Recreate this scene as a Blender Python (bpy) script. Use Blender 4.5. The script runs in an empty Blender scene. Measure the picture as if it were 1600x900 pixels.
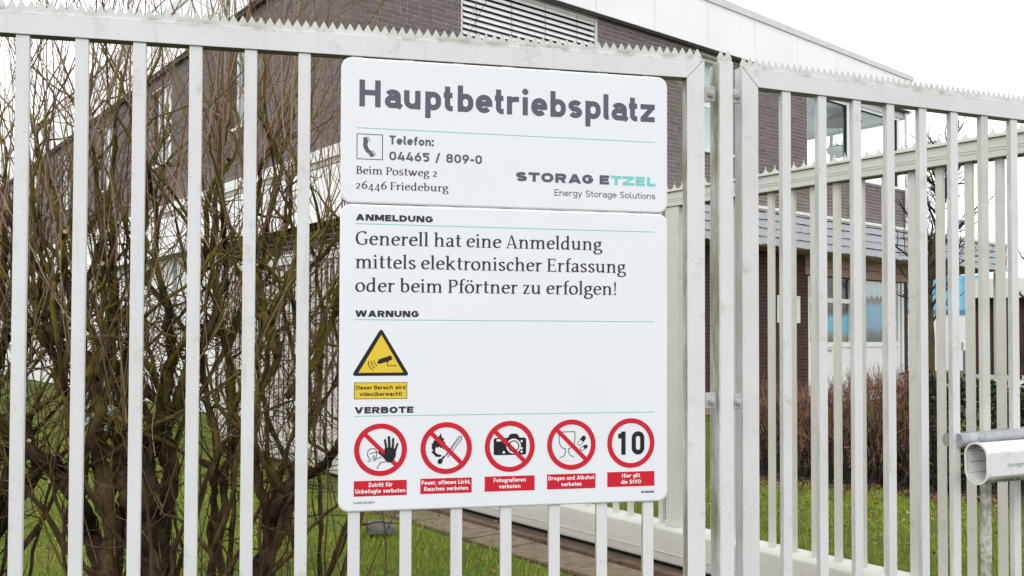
import bpy, bmesh, math, random
import numpy as np
from mathutils import Vector, Matrix, noise
from mathutils.geometry import tessellate_polygon

random.seed(11)
np.random.seed(11)
R = math.radians
scene = bpy.context.scene
col = scene.collection

# ------------------------------------------------------------------ camera
EYE = 1.6
cam_data = bpy.data.cameras.new('camera')
cam_data.sensor_width = 36.0
cam_data.lens = 36.0 * 1400.0 / 1600.0
cam_data.shift_y = 46.0 / 1600.0
cam_data.clip_start = 0.05
cam_data.clip_end = 2000.0
cam = bpy.data.objects.new('camera', cam_data)
col.objects.link(cam)
pitch, roll = math.atan(32.0 / 1400.0), 0.0031
cam.matrix_world = (Matrix.Translation((0, 0, EYE)) @ Matrix.Rotation(math.pi / 2 + pitch, 4, 'X')
                    @ Matrix.Rotation(roll, 4, 'Z'))
scene.camera = cam

# ------------------------------------------------------------------ sky, light, exposure
world = bpy.data.worlds.new('World')
scene.world = world
world.use_nodes = True
wn, wl = world.node_tree.nodes, world.node_tree.links
wn.clear()
sky = wn.new('ShaderNodeTexSky')
sky.sky_type = 'NISHITA'
sky.sun_disc = False
sky.sun_elevation = R(48)
sky.sun_rotation = R(200)
sky.air_density = 1.0
sky.dust_density = 4.0
cloud = wn.new('ShaderNodeMixRGB')            # closed overcast: the blue shows through only a little
cloud.inputs['Fac'].default_value = 0.90
cloud.inputs['Color2'].default_value = (17.5, 17.6, 18.0, 1)
wl.new(sky.outputs['Color'], cloud.inputs['Color1'])
bg = wn.new('ShaderNodeBackground')
bg.inputs['Strength'].default_value = 0.1
wl.new(cloud.outputs['Color'], bg.inputs['Color'])
wo = wn.new('ShaderNodeOutputWorld')
wl.new(bg.outputs['Background'], wo.inputs['Surface'])

sun_data = bpy.data.lights.new('sun', 'SUN')
sun_data.energy = 0.9
sun_data.angle = R(20)
sun_data.color = (1.0, 0.97, 0.93)
sun = bpy.data.objects.new('sun', sun_data)
sun.rotation_euler = (R(90 - 48), 0, R(-20))
sun.location = (0, -6, 12)
col.objects.link(sun)

scene.view_settings.view_transform = 'Standard'
scene.view_settings.look = 'None'
scene.view_settings.gamma = 1.0
scene.view_settings.use_curve_mapping = False
scene.view_settings.exposure = 0.0
scene.cycles.max_bounces = 6
scene.cycles.transparent_max_bounces = 12
scene.cycles.caustics_reflective = False
scene.cycles.caustics_refractive = False

# ------------------------------------------------------------------ helpers: objects
def tag(o, label=None, cat=None, group=None, kind=None):
    if label: o['label'] = label
    if cat: o['category'] = cat
    if group: o['group'] = group
    if kind: o['kind'] = kind
    return o

def empty(name, loc=(0, 0, 0), rz=0.0, label=None, cat=None, group=None):
    o = bpy.data.objects.new(name, None)
    o.empty_display_size = 0.2
    o.location = loc
    o.rotation_euler = (0, 0, rz)
    col.objects.link(o)
    return tag(o, label, cat, group)

def link(name, me, mat=None, parent=None, loc=None, rot=None):
    o = bpy.data.objects.new(name, me)
    if mat is not None and not me.materials:
        me.materials.append(mat)
    if loc is not None: o.location = loc
    if rot is not None: o.rotation_euler = rot
    col.objects.link(o)
    if parent is not None: o.parent = parent
    return o

class MB:
    """collects polygons for ONE mesh object"""
    def __init__(self):
        self.v, self.f = [], []
    def add(self, vs, fs):
        n = len(self.v)
        self.v.extend(tuple(p) for p in vs)
        self.f.extend(tuple(i + n for i in f) for f in fs)
    def box(self, x0, x1, y0, y1, z0, z1):
        self.add([(x0, y0, z0), (x1, y0, z0), (x1, y1, z0), (x0, y1, z0),
                  (x0, y0, z1), (x1, y0, z1), (x1, y1, z1), (x0, y1, z1)],
                 [(0, 3, 2, 1), (4, 5, 6, 7), (0, 1, 5, 4), (1, 2, 6, 5), (2, 3, 7, 6), (3, 0, 4, 7)])
    def prism(self, pts, y0, y1):
        """polygon in the x/z plane, extruded along y (y0 in front)"""
        n = len(pts)
        vs = [(x, y0, z) for x, z in pts] + [(x, y1, z) for x, z in pts]
        fs = [tuple(range(n)), tuple(range(2 * n - 1, n - 1, -1))]
        fs += [(i, i + n, (i + 1) % n + n, (i + 1) % n) for i in range(n)]
        self.add(vs, fs)
    def cyl(self, p0, p1, r0, r1=None, n=12, caps=True):
        r1 = r0 if r1 is None else r1
        a, b = Vector(p0), Vector(p1)
        d = (b - a).normalized()
        u = d.orthogonal().normalized(); w = d.cross(u)
        vs = []
        for c, r in ((a, r0), (b, r1)):
            for i in range(n):
                t = 2 * math.pi * i / n
                vs.append(c + (u * math.cos(t) + w * math.sin(t)) * r)
        fs = [(i, (i + 1) % n, (i + 1) % n + n, i + n) for i in range(n)]
        if caps:
            fs += [tuple(range(n - 1, -1, -1)), tuple(range(n, 2 * n))]
        self.add(vs, fs)
    def tube(self, pts, radii, n=6, bump=0.0, cap=True):
        pts = [Vector(p) for p in pts]
        m = len(pts); vs = []; u = None
        for i, p in enumerate(pts):
            d = (pts[min(i + 1, m - 1)] - pts[max(i - 1, 0)])
            d = d.normalized() if d.length > 1e-9 else Vector((0, 0, 1))
            if u is None: u = d.orthogonal().normalized()
            u = (u - d * u.dot(d))
            u = u.normalized() if u.length > 1e-6 else d.orthogonal().normalized()
            w = d.cross(u)
            for k in range(n):
                t = 2 * math.pi * k / n
                r = radii[i]
                if bump: r *= 1 + bump * noise.noise(Vector((p.x * 9 + k * 1.7, p.y * 9, p.z * 7)))
                vs.append(p + (u * math.cos(t) + w * math.sin(t)) * r)
        fs = []
        for i in range(m - 1):
            for k in range(n):
                a, b = i * n + k, i * n + (k + 1) % n
                fs.append((a, b, b + n, a + n))
        if cap:
            fs += [tuple(range(n - 1, -1, -1)), tuple(range((m - 1) * n, m * n))]
        self.add(vs, fs)
    def mesh(self, name, smooth=False, bevel=0.0, seg=1):
        me = bpy.data.meshes.new(name)
        me.from_pydata(self.v, [], self.f)
        if bevel > 0:
            bm = bmesh.new(); bm.from_mesh(me)
            bmesh.ops.recalc_face_normals(bm, faces=bm.faces)
            es = [e for e in bm.edges if len(e.link_faces) == 2 and e.calc_face_angle(0) > 0.5]
            bmesh.ops.bevel(bm, geom=es, offset=bevel, segments=seg, affect='EDGES', profile=0.6, clamp_overlap=True)
            bm.to_mesh(me); bm.free()
        if smooth:
            me.polygons.foreach_set('use_smooth', [True] * len(me.polygons))
        me.update()
        return me
    def build(self, name, mat, parent=None, loc=None, rot=None, smooth=False, bevel=0.0, seg=1):
        return link(name, self.mesh(name, smooth, bevel, seg), mat, parent, loc, rot)

def box_part(name, mat, parent, x0, x1, y0, y1, z0, z1, bevel=0.0):
    m = MB(); m.box(x0, x1, y0, y1, z0, z1)
    return m.build(name, mat, parent, bevel=bevel)

# ------------------------------------------------------------------ helpers: materials
class NT:
    def __init__(self, name):
        self.m = bpy.data.materials.new(name)
        self.m.use_nodes = True
        self.t = self.m.node_tree
        self.t.nodes.clear()
        self.out = self.t.nodes.new('ShaderNodeOutputMaterial')
        self.b = self.t.nodes.new('ShaderNodeBsdfPrincipled')
        self.t.links.new(self.b.outputs[0], self.out.inputs[0])
    def n(self, kind, **kw):
        nd = self.t.nodes.new(kind)
        for k, v in kw.items():
            setattr(nd, k, v)
        return nd
    def l(self, a, b): self.t.links.new(a, b)
    def pos(self, scale=(1, 1, 1)):
        g = self.n('ShaderNodeNewGeometry')
        mp = self.n('ShaderNodeMapping')
        mp.inputs['Scale'].default_value = scale
        self.l(g.outputs['Position'], mp.inputs['Vector'])
        return mp.outputs['Vector']
    def noise(self, vec, scale, detail=4, rough=0.55):
        nd = self.n('ShaderNodeTexNoise')
        nd.inputs['Scale'].default_value = scale
        nd.inputs['Detail'].default_value = detail
        nd.inputs['Roughness'].default_value = rough
        self.l(vec, nd.inputs['Vector'])
        return nd.outputs['Fac']
    def ramp(self, fac, stops, interp='LINEAR'):
        r = self.n('ShaderNodeValToRGB')
        r.color_ramp.interpolation = interp
        el = r.color_ramp.elements
        while len(el) > 1: el.remove(el[-1])
        for i, (p, c) in enumerate(stops):
            e = el[0] if i == 0 else el.new(p)
            e.position = p
            e.color = (c, c, c, 1) if isinstance(c, (int, float)) else (*c, 1)
        self.l(fac, r.inputs['Fac'])
        return r.outputs['Color']
    def mix(self, fac, a, b, mode='MIX'):
        nd = self.n('ShaderNodeMixRGB', blend_type=mode)
        for s, v in ((nd.inputs['Fac'], fac), (nd.inputs['Color1'], a), (nd.inputs['Color2'], b)):
            if isinstance(v, (int, float)): s.default_value = v if s.type == 'VALUE' else (v, v, v, 1)
            elif isinstance(v, tuple): s.default_value = (*v, 1)
            else: self.l(v, s)
        return nd.outputs['Color']
    def math(self, op, a, b=None, clamp=False):
        nd = self.n('ShaderNodeMath', operation=op, use_clamp=clamp)
        for i, v in enumerate((a, b)):
            if v is None: continue
            if isinstance(v, (int, float)): nd.inputs[i].default_value = v
            else: self.l(v, nd.inputs[i])
        return nd.outputs[0]
    def bump(self, height, strength=0.3, dist=0.002):
        nd = self.n('ShaderNodeBump')
        nd.inputs['Strength'].default_value = strength
        nd.inputs['Distance'].default_value = dist
        self.l(height, nd.inputs['Height'])
        self.l(nd.outputs['Normal'], self.b.inputs['Normal'])
    def base(self, c):
        if isinstance(c, tuple): self.b.inputs['Base Color'].default_value = (*c, 1)
        else: self.l(c, self.b.inputs['Base Color'])
    def rough(self, r, spec=None):
        if isinstance(r, (int, float)): self.b.inputs['Roughness'].default_value = r
        else: self.l(r, self.b.inputs['Roughness'])
        if spec is not None: self.b.inputs['Specular IOR Level'].default_value = spec

def plain(name, c, rough=0.6, spec=0.4, metal=0.0):
    t = NT(name); t.base(c); t.rough(rough, spec); t.b.inputs['Metallic'].default_value = metal
    return t.m

def mottled(name, c, c2, scale=8.0, rough=0.7, bump=0.2, dist=0.003, detail=5, spec=0.3):
    t = NT(name)
    p = t.pos()
    n1 = t.noise(p, scale, detail)
    t.base(t.mix(t.ramp(n1, [(0.35, 0.0), (0.7, 1.0)]), c, c2))
    t.rough(rough, spec)
    if bump: t.bump(t.noise(p, scale * 6, 3), bump, dist)
    return t.m

def fence_paint(name, c, c_dirty, algae_amt, top_line=None, side_dir=None, side_amt=0.88, al_lo=0.57, al_zmax=None):
    """painted steel: weathered paint, fine specks, streaks, green film on the damp side"""
    t = NT(name)
    p = t.pos()
    n1 = t.noise(p, 3.5, 6, 0.65)
    colr = t.mix(t.ramp(n1, [(0.38, 0.0), (0.72, 1.0)]), c, c_dirty)
    st = t.noise(t.pos((26, 26, 1.6)), 1.0, 5, 0.7)                    # run-down streaks
    colr = t.mix(t.math('MULTIPLY', t.ramp(st, [(0.56, 0.0), (0.76, 1.0)]), 0.28), colr, (0.40, 0.40, 0.33))
    sp = t.noise(p, 210, 2, 0.5)                                        # specks
    colr = t.mix(t.math('MULTIPLY', t.ramp(sp, [(0.66, 0.0), (0.74, 1.0)]), 0.55), colr, (0.22, 0.22, 0.17))
    blot = t.noise(p, 9.0, 7, 0.72)
    al = t.ramp(blot, [(al_lo, 0.0), (al_lo + .13, 1.0)])
    fac = t.math('MULTIPLY', al, algae_amt)
    g = t.n('ShaderNodeNewGeometry')
    if al_zmax is not None:                                             # only where water drips on it
        s = t.n('ShaderNodeSeparateXYZ'); t.l(g.outputs['Position'], s.inputs[0])
        zz = t.math('ADD', s.outputs['Z'], t.math('MULTIPLY', t.noise(p, 11, 4), .16))
        fac = t.math('MULTIPLY', fac, t.math('MULTIPLY', t.math('SUBTRACT', al_zmax + .08, zz), 9.0, True))
    if top_line is not None:
        s = t.n('ShaderNodeSeparateXYZ'); t.l(g.outputs['Position'], s.inputs[0])
        band = t.math('SUBTRACT', 1.0, t.math('MULTIPLY', t.math('ABSOLUTE', t.math('SUBTRACT', s.outputs['Z'], top_line)), 62.0), True)
        nb = t.ramp(t.noise(p, 16, 6, 0.7), [(0.46, 0.0), (0.62, 1.0)])
        fac = t.math('MAXIMUM', fac, t.math('MULTIPLY', t.math('MULTIPLY', band, nb), 0.75))
    if side_dir is not None:
        dp = t.n('ShaderNodeVectorMath', operation='DOT_PRODUCT')
        dp.inputs[1].default_value = side_dir
        t.l(g.outputs['True Normal'], dp.inputs[0])
        side = t.math('MULTIPLY', t.math('SUBTRACT', dp.outputs['Value'], 0.55), 4.0, True)
        ns = t.ramp(t.noise(t.pos((14, 14, 3.2)), 1.0, 7, 0.75), [(0.34, 0.0), (0.60, 1.0)])
        fac = t.math('MAXIMUM', fac, t.math('MULTIPLY', t.math('MULTIPLY', side, ns), side_amt))
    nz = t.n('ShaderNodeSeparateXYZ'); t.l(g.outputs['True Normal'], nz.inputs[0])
    und = t.math('MULTIPLY', t.math('SUBTRACT', t.math('MULTIPLY', nz.outputs['Z'], -1.0), 0.6), 4.0, True)   # downward faces toned dark brown
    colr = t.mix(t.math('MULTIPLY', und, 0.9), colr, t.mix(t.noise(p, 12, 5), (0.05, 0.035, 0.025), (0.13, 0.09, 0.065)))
    gc = t.mix(t.noise(p, 60, 3), (0.13, 0.14, 0.05), (0.24, 0.23, 0.13))
    colr = t.mix(fac, colr, gc)
    t.base(colr)
    t.rough(t.math('ADD', 0.42, t.math('MULTIPLY', fac, 0.4)), 0.35)
    t.bump(t.noise(p, 330, 2), 0.22, 0.0008)
    return t.m

M = {}
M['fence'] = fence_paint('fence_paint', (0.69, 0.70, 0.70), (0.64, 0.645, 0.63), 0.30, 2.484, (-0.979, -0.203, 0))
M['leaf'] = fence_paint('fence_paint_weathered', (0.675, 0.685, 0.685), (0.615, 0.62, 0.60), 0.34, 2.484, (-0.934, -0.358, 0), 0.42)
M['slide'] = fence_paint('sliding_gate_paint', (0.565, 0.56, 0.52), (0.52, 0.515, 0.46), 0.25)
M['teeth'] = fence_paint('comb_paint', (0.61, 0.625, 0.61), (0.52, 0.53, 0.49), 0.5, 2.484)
M['bolt'] = mottled('bolt_metal', (0.45, 0.46, 0.44), (0.33, 0.34, 0.31), 40, 0.45)
def sign_white():
    t = NT('sign_white'); p = t.pos()
    c = t.mix(t.ramp(t.noise(p, 5, 5, 0.6), [(0.4, 0.0), (0.75, 1.0)]), (0.775, 0.80, 0.825), (0.755, 0.778, 0.80))
    t.base(c)
    t.rough(t.math('ADD', 0.32, t.math('MULTIPLY', t.noise(p, 3, 3), 0.12)), 0.4)
    return t.m
M['sign'] = sign_white()
M['ink_grey'] = plain('ink_slate_grey', (0.095, 0.110, 0.135), 0.5, 0.3)
M['ink_dark'] = plain('ink_charcoal', (0.030, 0.032, 0.040), 0.5, 0.3)
M['ink_black'] = plain('ink_black', (0.012, 0.012, 0.014), 0.5, 0.3)
M['ink_teal'] = plain('ink_teal', (0.20, 0.60, 0.55), 0.5, 0.3)
M['ink_red'] = plain('ink_red', (0.58, 0.010, 0.028), 0.45, 0.35)
M['ink_yellow'] = plain('ink_yellow', (0.74, 0.53, 0.035), 0.45, 0.35)
M['ink_white'] = plain('ink_white', (0.80, 0.82, 0.84), 0.45, 0.35)
# ------------------------------------------------------------------ lettering engine
def arc(cx, cy, rx, ry, a0, a1, n=10):
    return [(cx + rx * math.cos(R(a0 + (a1 - a0) * i / n)), cy + ry * math.sin(R(a0 + (a1 - a0) * i / n))) for i in range(n + 1)]

def stadium(x0, x1, y0, y1, n=8):
    r = min((x1 - x0) / 2, (y1 - y0) / 2)
    return (arc(x1 - r, y1 - r, r, r, 0, 90, n) + arc(x0 + r, y1 - r, r, r, 90, 180, n)
            + arc(x0 + r, y0 + r, r, r, 180, 270, n) + arc(x1 - r, y0 + r, r, r, 270, 360, n))

def spline(pts, n=7, closed=False):
    out = []; m = len(pts)
    seg = m if closed else m - 1
    for i in range(seg):
        if closed:
            p0, p1, p2, p3 = (pts[(i + k - 1) % m] for k in range(4))
        else:
            p1, p2 = pts[i], pts[i + 1]
            p0 = pts[i - 1] if i > 0 else (2 * p1[0] - p2[0], 2 * p1[1] - p2[1])
            p3 = pts[i + 2] if i + 2 < m else (2 * p2[0] - p1[0], 2 * p2[1] - p1[1])
        for k in range(n):
            t = k / n
            out.append(tuple(0.5 * (2 * p1[j] + (p2[j] - p0[j]) * t + (2 * p0[j] - 5 * p1[j] + 4 * p2[j] - p3[j]) * t * t
                                    + (3 * p1[j] - p0[j] - 3 * p2[j] + p3[j]) * t ** 3) for j in (0, 1)))
    if not closed: out.append(tuple(pts[-1]))
    return out

def outline(path, hw, closed=False):
    """quads along a pen path. hw: half width or function of the stroke direction"""
    p = [path[0]]
    for q in path[1:]:
        if abs(q[0] - p[-1][0]) + abs(q[1] - p[-1][1]) > 1e-7: p.append(q)
    if closed and abs(p[0][0] - p[-1][0]) + abs(p[0][1] - p[-1][1]) < 1e-7: p.pop()
    m = len(p); Lf, Rt = [], []
    for i in range(m):
        a = p[(i - 1) % m] if (closed or i > 0) else p[i]
        b = p[(i + 1) % m] if (closed or i < m - 1) else p[i]
        c = p[i]
        def unit(s, e):
            dx, dy = e[0] - s[0], e[1] - s[1]; L = math.hypot(dx, dy)
            return (dx / L, dy / L) if L > 1e-12 else None
        d1, d2 = unit(a, c), unit(c, b)
        d1 = d1 or d2; d2 = d2 or d1
        tx, ty = d1[0] + d2[0], d1[1] + d2[1]; L = math.hypot(tx, ty) or 1.0
        tx, ty = tx / L, ty / L
        w = hw(math.atan2(ty, tx)) if callable(hw) else hw
        w = w / max(0.5, tx * d1[0] + ty * d1[1])
        Lf.append((c[0] - ty * w, c[1] + tx * w)); Rt.append((c[0] + ty * w, c[1] - tx * w))
    vs = Lf + Rt
    fs = [(i, i + m, (i + 1) % m + m, (i + 1) % m) for i in range(m if closed else m - 1)]
    return vs, fs

class Ink:
    """flat print: pieces of one colour on the sign face (local x/z plane), each a hair above the one before"""
    def __init__(self, lift):
        self.mb = MB(); self.lift = lift; self.k = 0
    def put(self, vs, fs, tf):
        y = -(self.lift + self.k * 4e-5); self.k = (self.k + 1) % 6
        out = []
        for v in vs:
            x, z = tf(v[0], v[1]); out.append((x, y, z))
        self.mb.add(out, fs)
    def stroke(self, path, hw, tf, closed=False):
        self.put(*outline(path, hw, closed), tf)
    def poly(self, pts, tf):
        tri = tessellate_polygon([[Vector((a, b, 0)) for a, b in pts]])
        self.put(pts, [tuple(t) for t in tri], tf)
    def disc(self, cx, cy, r, tf, n=28):
        self.put([(cx + r * math.cos(2 * math.pi * i / n), cy + r * math.sin(2 * math.pi * i / n)) for i in range(n)], [tuple(range(n))], tf)
    def capsule(self, a, b, r, tf):
        d = math.degrees(math.atan2(b[1] - a[1], b[0] - a[0]))
        pts = arc(a[0], a[1], r, r, d + 90, d + 270, 8) + arc(b[0], b[1], r, r, d - 90, d + 90, 8)
        self.put(pts, [tuple(range(len(pts)))], tf)
    def build(self, name, mat, parent):
        me = self.mb.mesh(name)
        bm = bmesh.new(); bm.from_mesh(me)
        flip = [f for f in bm.faces if f.normal.y > 0]
        if flip: bmesh.ops.reverse_faces(bm, faces=flip)
        bm.to_mesh(me); bm.free()
        return link(name, me, mat, parent)

IDT = lambda x, y: (x, y)

# ---- upright road-sign style sans: capital height 1, outer width W, stroke s
def grotesk(ch, W, s, xh=0.70, desc=-0.30):
    h = s / 2; L, Rr = h, W - h; T = xh - h; B = h; cx = (L + Rr) / 2; r = (Rr - L) / 2
    cap = 1.0; CT = cap - h
    S = []
    def ln(*p, closed=False): S.append(('s', list(p), closed))
    def diag(x0, y0, x1, y1, w): S.append(('p', [(x0 - w / 2, y0), (x0 + w / 2, y0), (x1 + w / 2, y1), (x1 - w / 2, y1)]))
    dw = s * 1.12
    ry = min(r, (T - B) / 2)
    if ch == 'u': ln((L, xh), *arc(cx, B + ry, r, ry, 180, 360), (Rr, B + ry)); ln((Rr, xh), (Rr, 0))
    elif ch == 'n': ln((L, xh), (L, 0)); ln(*arc(cx, T - ry, r, ry, 170, 0), (Rr, 0))
    elif ch == 'o': ln(*stadium(L, Rr, B, T), closed=True)
    elif ch == 'p': ln((L, xh), (L, desc)); ln(*stadium(L, Rr, B, T), closed=True)
    elif ch == 'b': ln((L, cap), (L, 0)); ln(*stadium(L, Rr, B, T), closed=True)
    elif ch == 'g':
        ln(*stadium(L, Rr, B, T), closed=True)
        ln((Rr, xh), (Rr, desc + h + ry * .8), *arc(cx, desc + h + ry * .8, r, ry * .8, 0, -150))
    elif ch == 'a':
        m = B + (T - B) * 0.56; q = (m - B) / 2
        ln(*arc(cx, T - ry * .75, r, ry * .75, 158, 0), (Rr, 0))
        ln((Rr, m), (L + q, m), *arc(L + q, B + q, q, q, 90, 270), (Rr - s * .2, B), (Rr, B + s * .3))
        ln((Rr, h * 1.2), (W + s * .12, h * .35))
    elif ch == 'e':
        mid = (T + B) / 2 + h * .1
        ln((L, mid - h * .1), (Rr, mid - h * .1))
        ln((Rr, mid - h * 1.05), (Rr, T - ry), *arc(cx, T - ry, r, ry, 0, 180), *arc(cx, B + ry, r, ry, 180, 318))
    elif ch == 't':
        xs = W * .42; q = W - xs - s * .35; q = max(q, s * .45)
        ln((xs, cap * .93), (xs, B + q), *arc(xs + q, B + q, q, q, 180, 270), (W, B))
        ln((0, T), (W * .97, T))
    elif ch == 'f':
        xs = W * .40; q = W * .40
        ln((xs, 0), (xs, CT - q), *arc(xs + q, CT - q, q, q, 180, 90), (W, CT)); ln((0, T), (W * .92, T))
    elif ch == 'r':
        ln((L, xh), (L, 0)); rr = W * .92 - L
        ln(*arc(L + rr, T - ry, rr, ry, 180, 80))
    elif ch == 'ü':
        S = grotesk('u', W, s, xh, desc); S.append(('d', W * .24, .90, s * .52)); S.append(('d', W * .76, .90, s * .52)); return S
    elif ch == 'm':
        q = (Rr - L) / 4; qy = min(q, ry); ln((L, xh), (L, 0)); ln(*arc(L + q, T - qy, q, qy, 170, 0), (L + 2 * q, 0)); ln(*arc(L + 3 * q, T - qy, q, qy, 170, 0), (Rr, 0))
    elif ch == 'h': ln((L, cap), (L, 0)); ln(*arc(cx, T - ry, r, ry, 170, 0), (Rr, 0))
    elif ch == 'd': ln((Rr, cap), (Rr, 0)); ln(*stadium(L, Rr, B, T), closed=True)
    elif ch == 'c': ln(*arc(cx, T - ry, r, ry, 35, 180), *arc(cx, B + ry, r, ry, 180, 325))
    elif ch == 'k': ln((L, cap), (L, 0)); diag(L + h, .26, W - dw * .6, xh, dw); diag(W - dw * .55, 0, W * .48, .42, dw)
    elif ch == 'v': diag(W / 2, 0, dw / 2, xh, dw); diag(W / 2, 0, W - dw / 2, xh, dw)
    elif ch == 'w':
        for a, b in ((.27, .0), (.27, .5), (.73, .5), (.73, 1.0)):
            diag(W * a, 0, max(dw / 2, min(W - dw / 2, W * b)), xh, dw * .88)
    elif ch == 'F': ln((L, 0), (L, 1)); ln((L, CT), (W, CT)); ln((L, .49), (W * .90, .49))
    elif ch == 'K': ln((L, 0), (L, 1)); diag(L + h, .36, W - dw * .6, 1, dw); diag(W - dw * .55, 0, W * .45, .58, dw)
    elif ch == ',': S.append(('p', [(0, -.18), (s * .5, -.18), (s * 1.05, .16), (s * .1, .16)]))
    elif ch == '.': S.append(('d', W / 2, .09, s * .6))
    elif ch == '!': ln((W / 2, 1), (W / 2, .30)); S.append(('d', W / 2, .09, s * .6))
    elif ch == 'i': ln((W / 2, xh), (W / 2, 0)); S.append(('d', W / 2, .905, s * .60))
    elif ch in 'sS':
        tt = T if ch == 's' else CT
        ru = (tt - B) / 4
        ln(*arc(cx, tt - ru, r, ru, 22, 270), *arc(cx, B + ru, r, ru, 90, -158)[1:])
    elif ch == 'l':
        q = max(W - h - s * .28, s * .3)
        ln((h, cap), (h, B + q), *arc(h + q, B + q, q, q, 180, 270), (W, B))
    elif ch == 'z' or ch == 'Z':
        tt = xh if ch == 'z' else cap
        ln((0, tt - h), (W, tt - h)); ln((0, h), (W, h)); diag(dw * .62, s * .9, W - dw * .62, tt - s * .9, dw * 1.15)
    elif ch == 'H': ln((L, 0), (L, 1)); ln((Rr, 0), (Rr, 1)); ln((L, .53), (Rr, .53))
    elif ch == 'T': ln((0, CT), (W, CT)); ln((W / 2, CT), (W / 2, 0))
    elif ch == 'E': ln((L, 0), (L, 1)); ln((L, CT), (W, CT)); ln((L, .51), (W * .93, .51)); ln((L, h), (W, h))
    elif ch == 'L': ln((L, 0), (L, 1)); ln((L, h), (W, h))
    elif ch == 'O' or ch == '0': ln(*stadium(L, Rr, B, CT), closed=True)
    elif ch == 'D': ln((L, 0), (L, 1)); q = (CT - B) / 2; ln((L, CT), (Rr - q * .9, CT), *arc(Rr - q * .9, B + q, q * .9, q, 90, -90), (L, B))
    elif ch == 'B':
        ln((L, 0), (L, 1))
        for y0, y1, xr in ((B, .54, Rr), (.54, CT, Rr - s * .15)):
            q = (y1 - y0) / 2; ln((L, y1), (xr - q, y1), *arc(xr - q, y0 + q, q, q, 90, -90), (L, y0))
    elif ch in 'PR':
        ln((L, 0), (L, 1)); q = (CT - .46) / 2
        ln((L, CT), (Rr - q, CT), *arc(Rr - q, .46 + q, q, q, 90, -90), (L, .46))
        if ch == 'R': diag(W - dw * .55, 0, W * .55, .46, dw * 1.05)
    elif ch == 'G':
        q = min(r, (CT - B) / 2)
        ln(*arc(cx, CT - q, r, q, 28, 180), *arc(cx, B + q, r, q, 180, 345), (Rr, .47)); ln((cx + s * .1, .47), (W, .47))
    elif ch == 'U': q = min(r, .4); ln((L, 1), (L, B + q), *arc(cx, B + q, r, q, 180, 360), (Rr, 1))
    elif ch == 'N': ln((L, 0), (L, 1)); ln((Rr, 0), (Rr, 1)); diag(W - dw * .62, 0, dw * .62, 1, dw * 1.1)
    elif ch == 'M': ln((L, 0), (L, 1)); ln((Rr, 0), (Rr, 1)); diag(W / 2, .12, dw * .6, 1, dw); diag(W / 2, .12, W - dw * .6, 1, dw)
    elif ch == 'A': diag(dw / 2, 0, W / 2, 1, dw * 1.02); diag(W - dw / 2, 0, W / 2, 1, dw * 1.02); ln((W * .25, .27), (W * .75, .27))
    elif ch == 'V': diag(W / 2, 0, dw / 2, 1, dw); diag(W / 2, 0, W - dw / 2, 1, dw)
    elif ch == 'W':
        for a, b in ((.28, .0), (.28, .5), (.72, .5), (.72, 1.0)):
            diag(W * a, 0, max(dw / 2, min(W - dw / 2, W * b)), 1, dw * .92)
    elif ch == 'y': diag(W / 2, 0, dw / 2, xh, dw); S.append(('p', [(W - dw, xh), (W, xh), (W * .36, desc), (W * .36 - dw, desc)]))
    elif ch == '4': ln((0, .24), (W, .24)); ln((W * .74, .62), (W * .74, 0)); diag(h * 1.1, .24, W * .55, 1, dw)
    elif ch == '6': ln(*stadium(L, Rr, B, .60), closed=True); diag(L + h * .25, .34, W * .66, 1, dw)
    elif ch == '9': ln(*stadium(L, Rr, .40, CT), closed=True); diag(W * .34, 0, Rr - h * .25, .66, dw)
    elif ch == '5':
        q = (.60 - B) / 2
        ln((W, CT), (L, CT), (L, .57)); ln((L, .60), (Rr - q, .60), *arc(Rr - q, B + q, q, q, 90, -90), *arc(L + q, B + q, q, q, 270, 215))
    elif ch == '8': ln(*stadium(L + s * .12, Rr - s * .12, .54, CT), closed=True); ln(*stadium(L, Rr, B, .54), closed=True)
    elif ch == '1': ln((W * .62, 0), (W * .62, 1)); ln((0, .80), (W * .35, .80), (W * .55, 1 - h))
    elif ch == '/': diag(s / 2, -.08, W - s / 2, 1.06, s)
    elif ch == '-': ln((0, .40), (W, .40))
    elif ch == ':': S.append(('d', W / 2, .10, s * .62)); S.append(('d', W / 2, .58, s * .62))
    return S

def draw_glyph(ink, S, s, tf):
    for g in S:
        if g[0] == 's': ink.stroke(g[1], s / 2, tf, g[2])
        elif g[0] == 'p': ink.poly(g[1], tf)
        elif g[0] == 'd': ink.disc(g[1], g[2], g[3], tf, 16)

GW = {'H': .74, 'a': .58, 'u': .58, 'p': .58, 't': .36, 'b': .58, 'e': .60, 'r': .42, 'i': .2, 's': .54, 'l': .27, 'z': .54,
      'T': .66, 'o': .60, 'f': .38, 'n': .58, 'g': .58, 'y': .58, 'E': .58, 'S': .62, '0': .62, '4': .64, '6': .62, '5': .60,
      '8': .62, '9': .62, '/': .46, '-': .34, ':': .16, ' ': .30,
      'Z': .64, 'P': .66, 'm': .86, 'ü': .58, 'h': .58, 'd': .58, 'c': .54, 'k': .56, 'v': .56, 'w': .82, 'F': .56, 'K': .72, ',': .18, '.': .16, '!': .18, '1': .44,
      'A': .80, 'N': .74, 'M': .86, 'L': .56, 'D': .70, 'U': .70, 'G': .72, 'W': 1.12, 'R': .68, 'V': .78, 'B': .68, 'O': .72}

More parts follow.
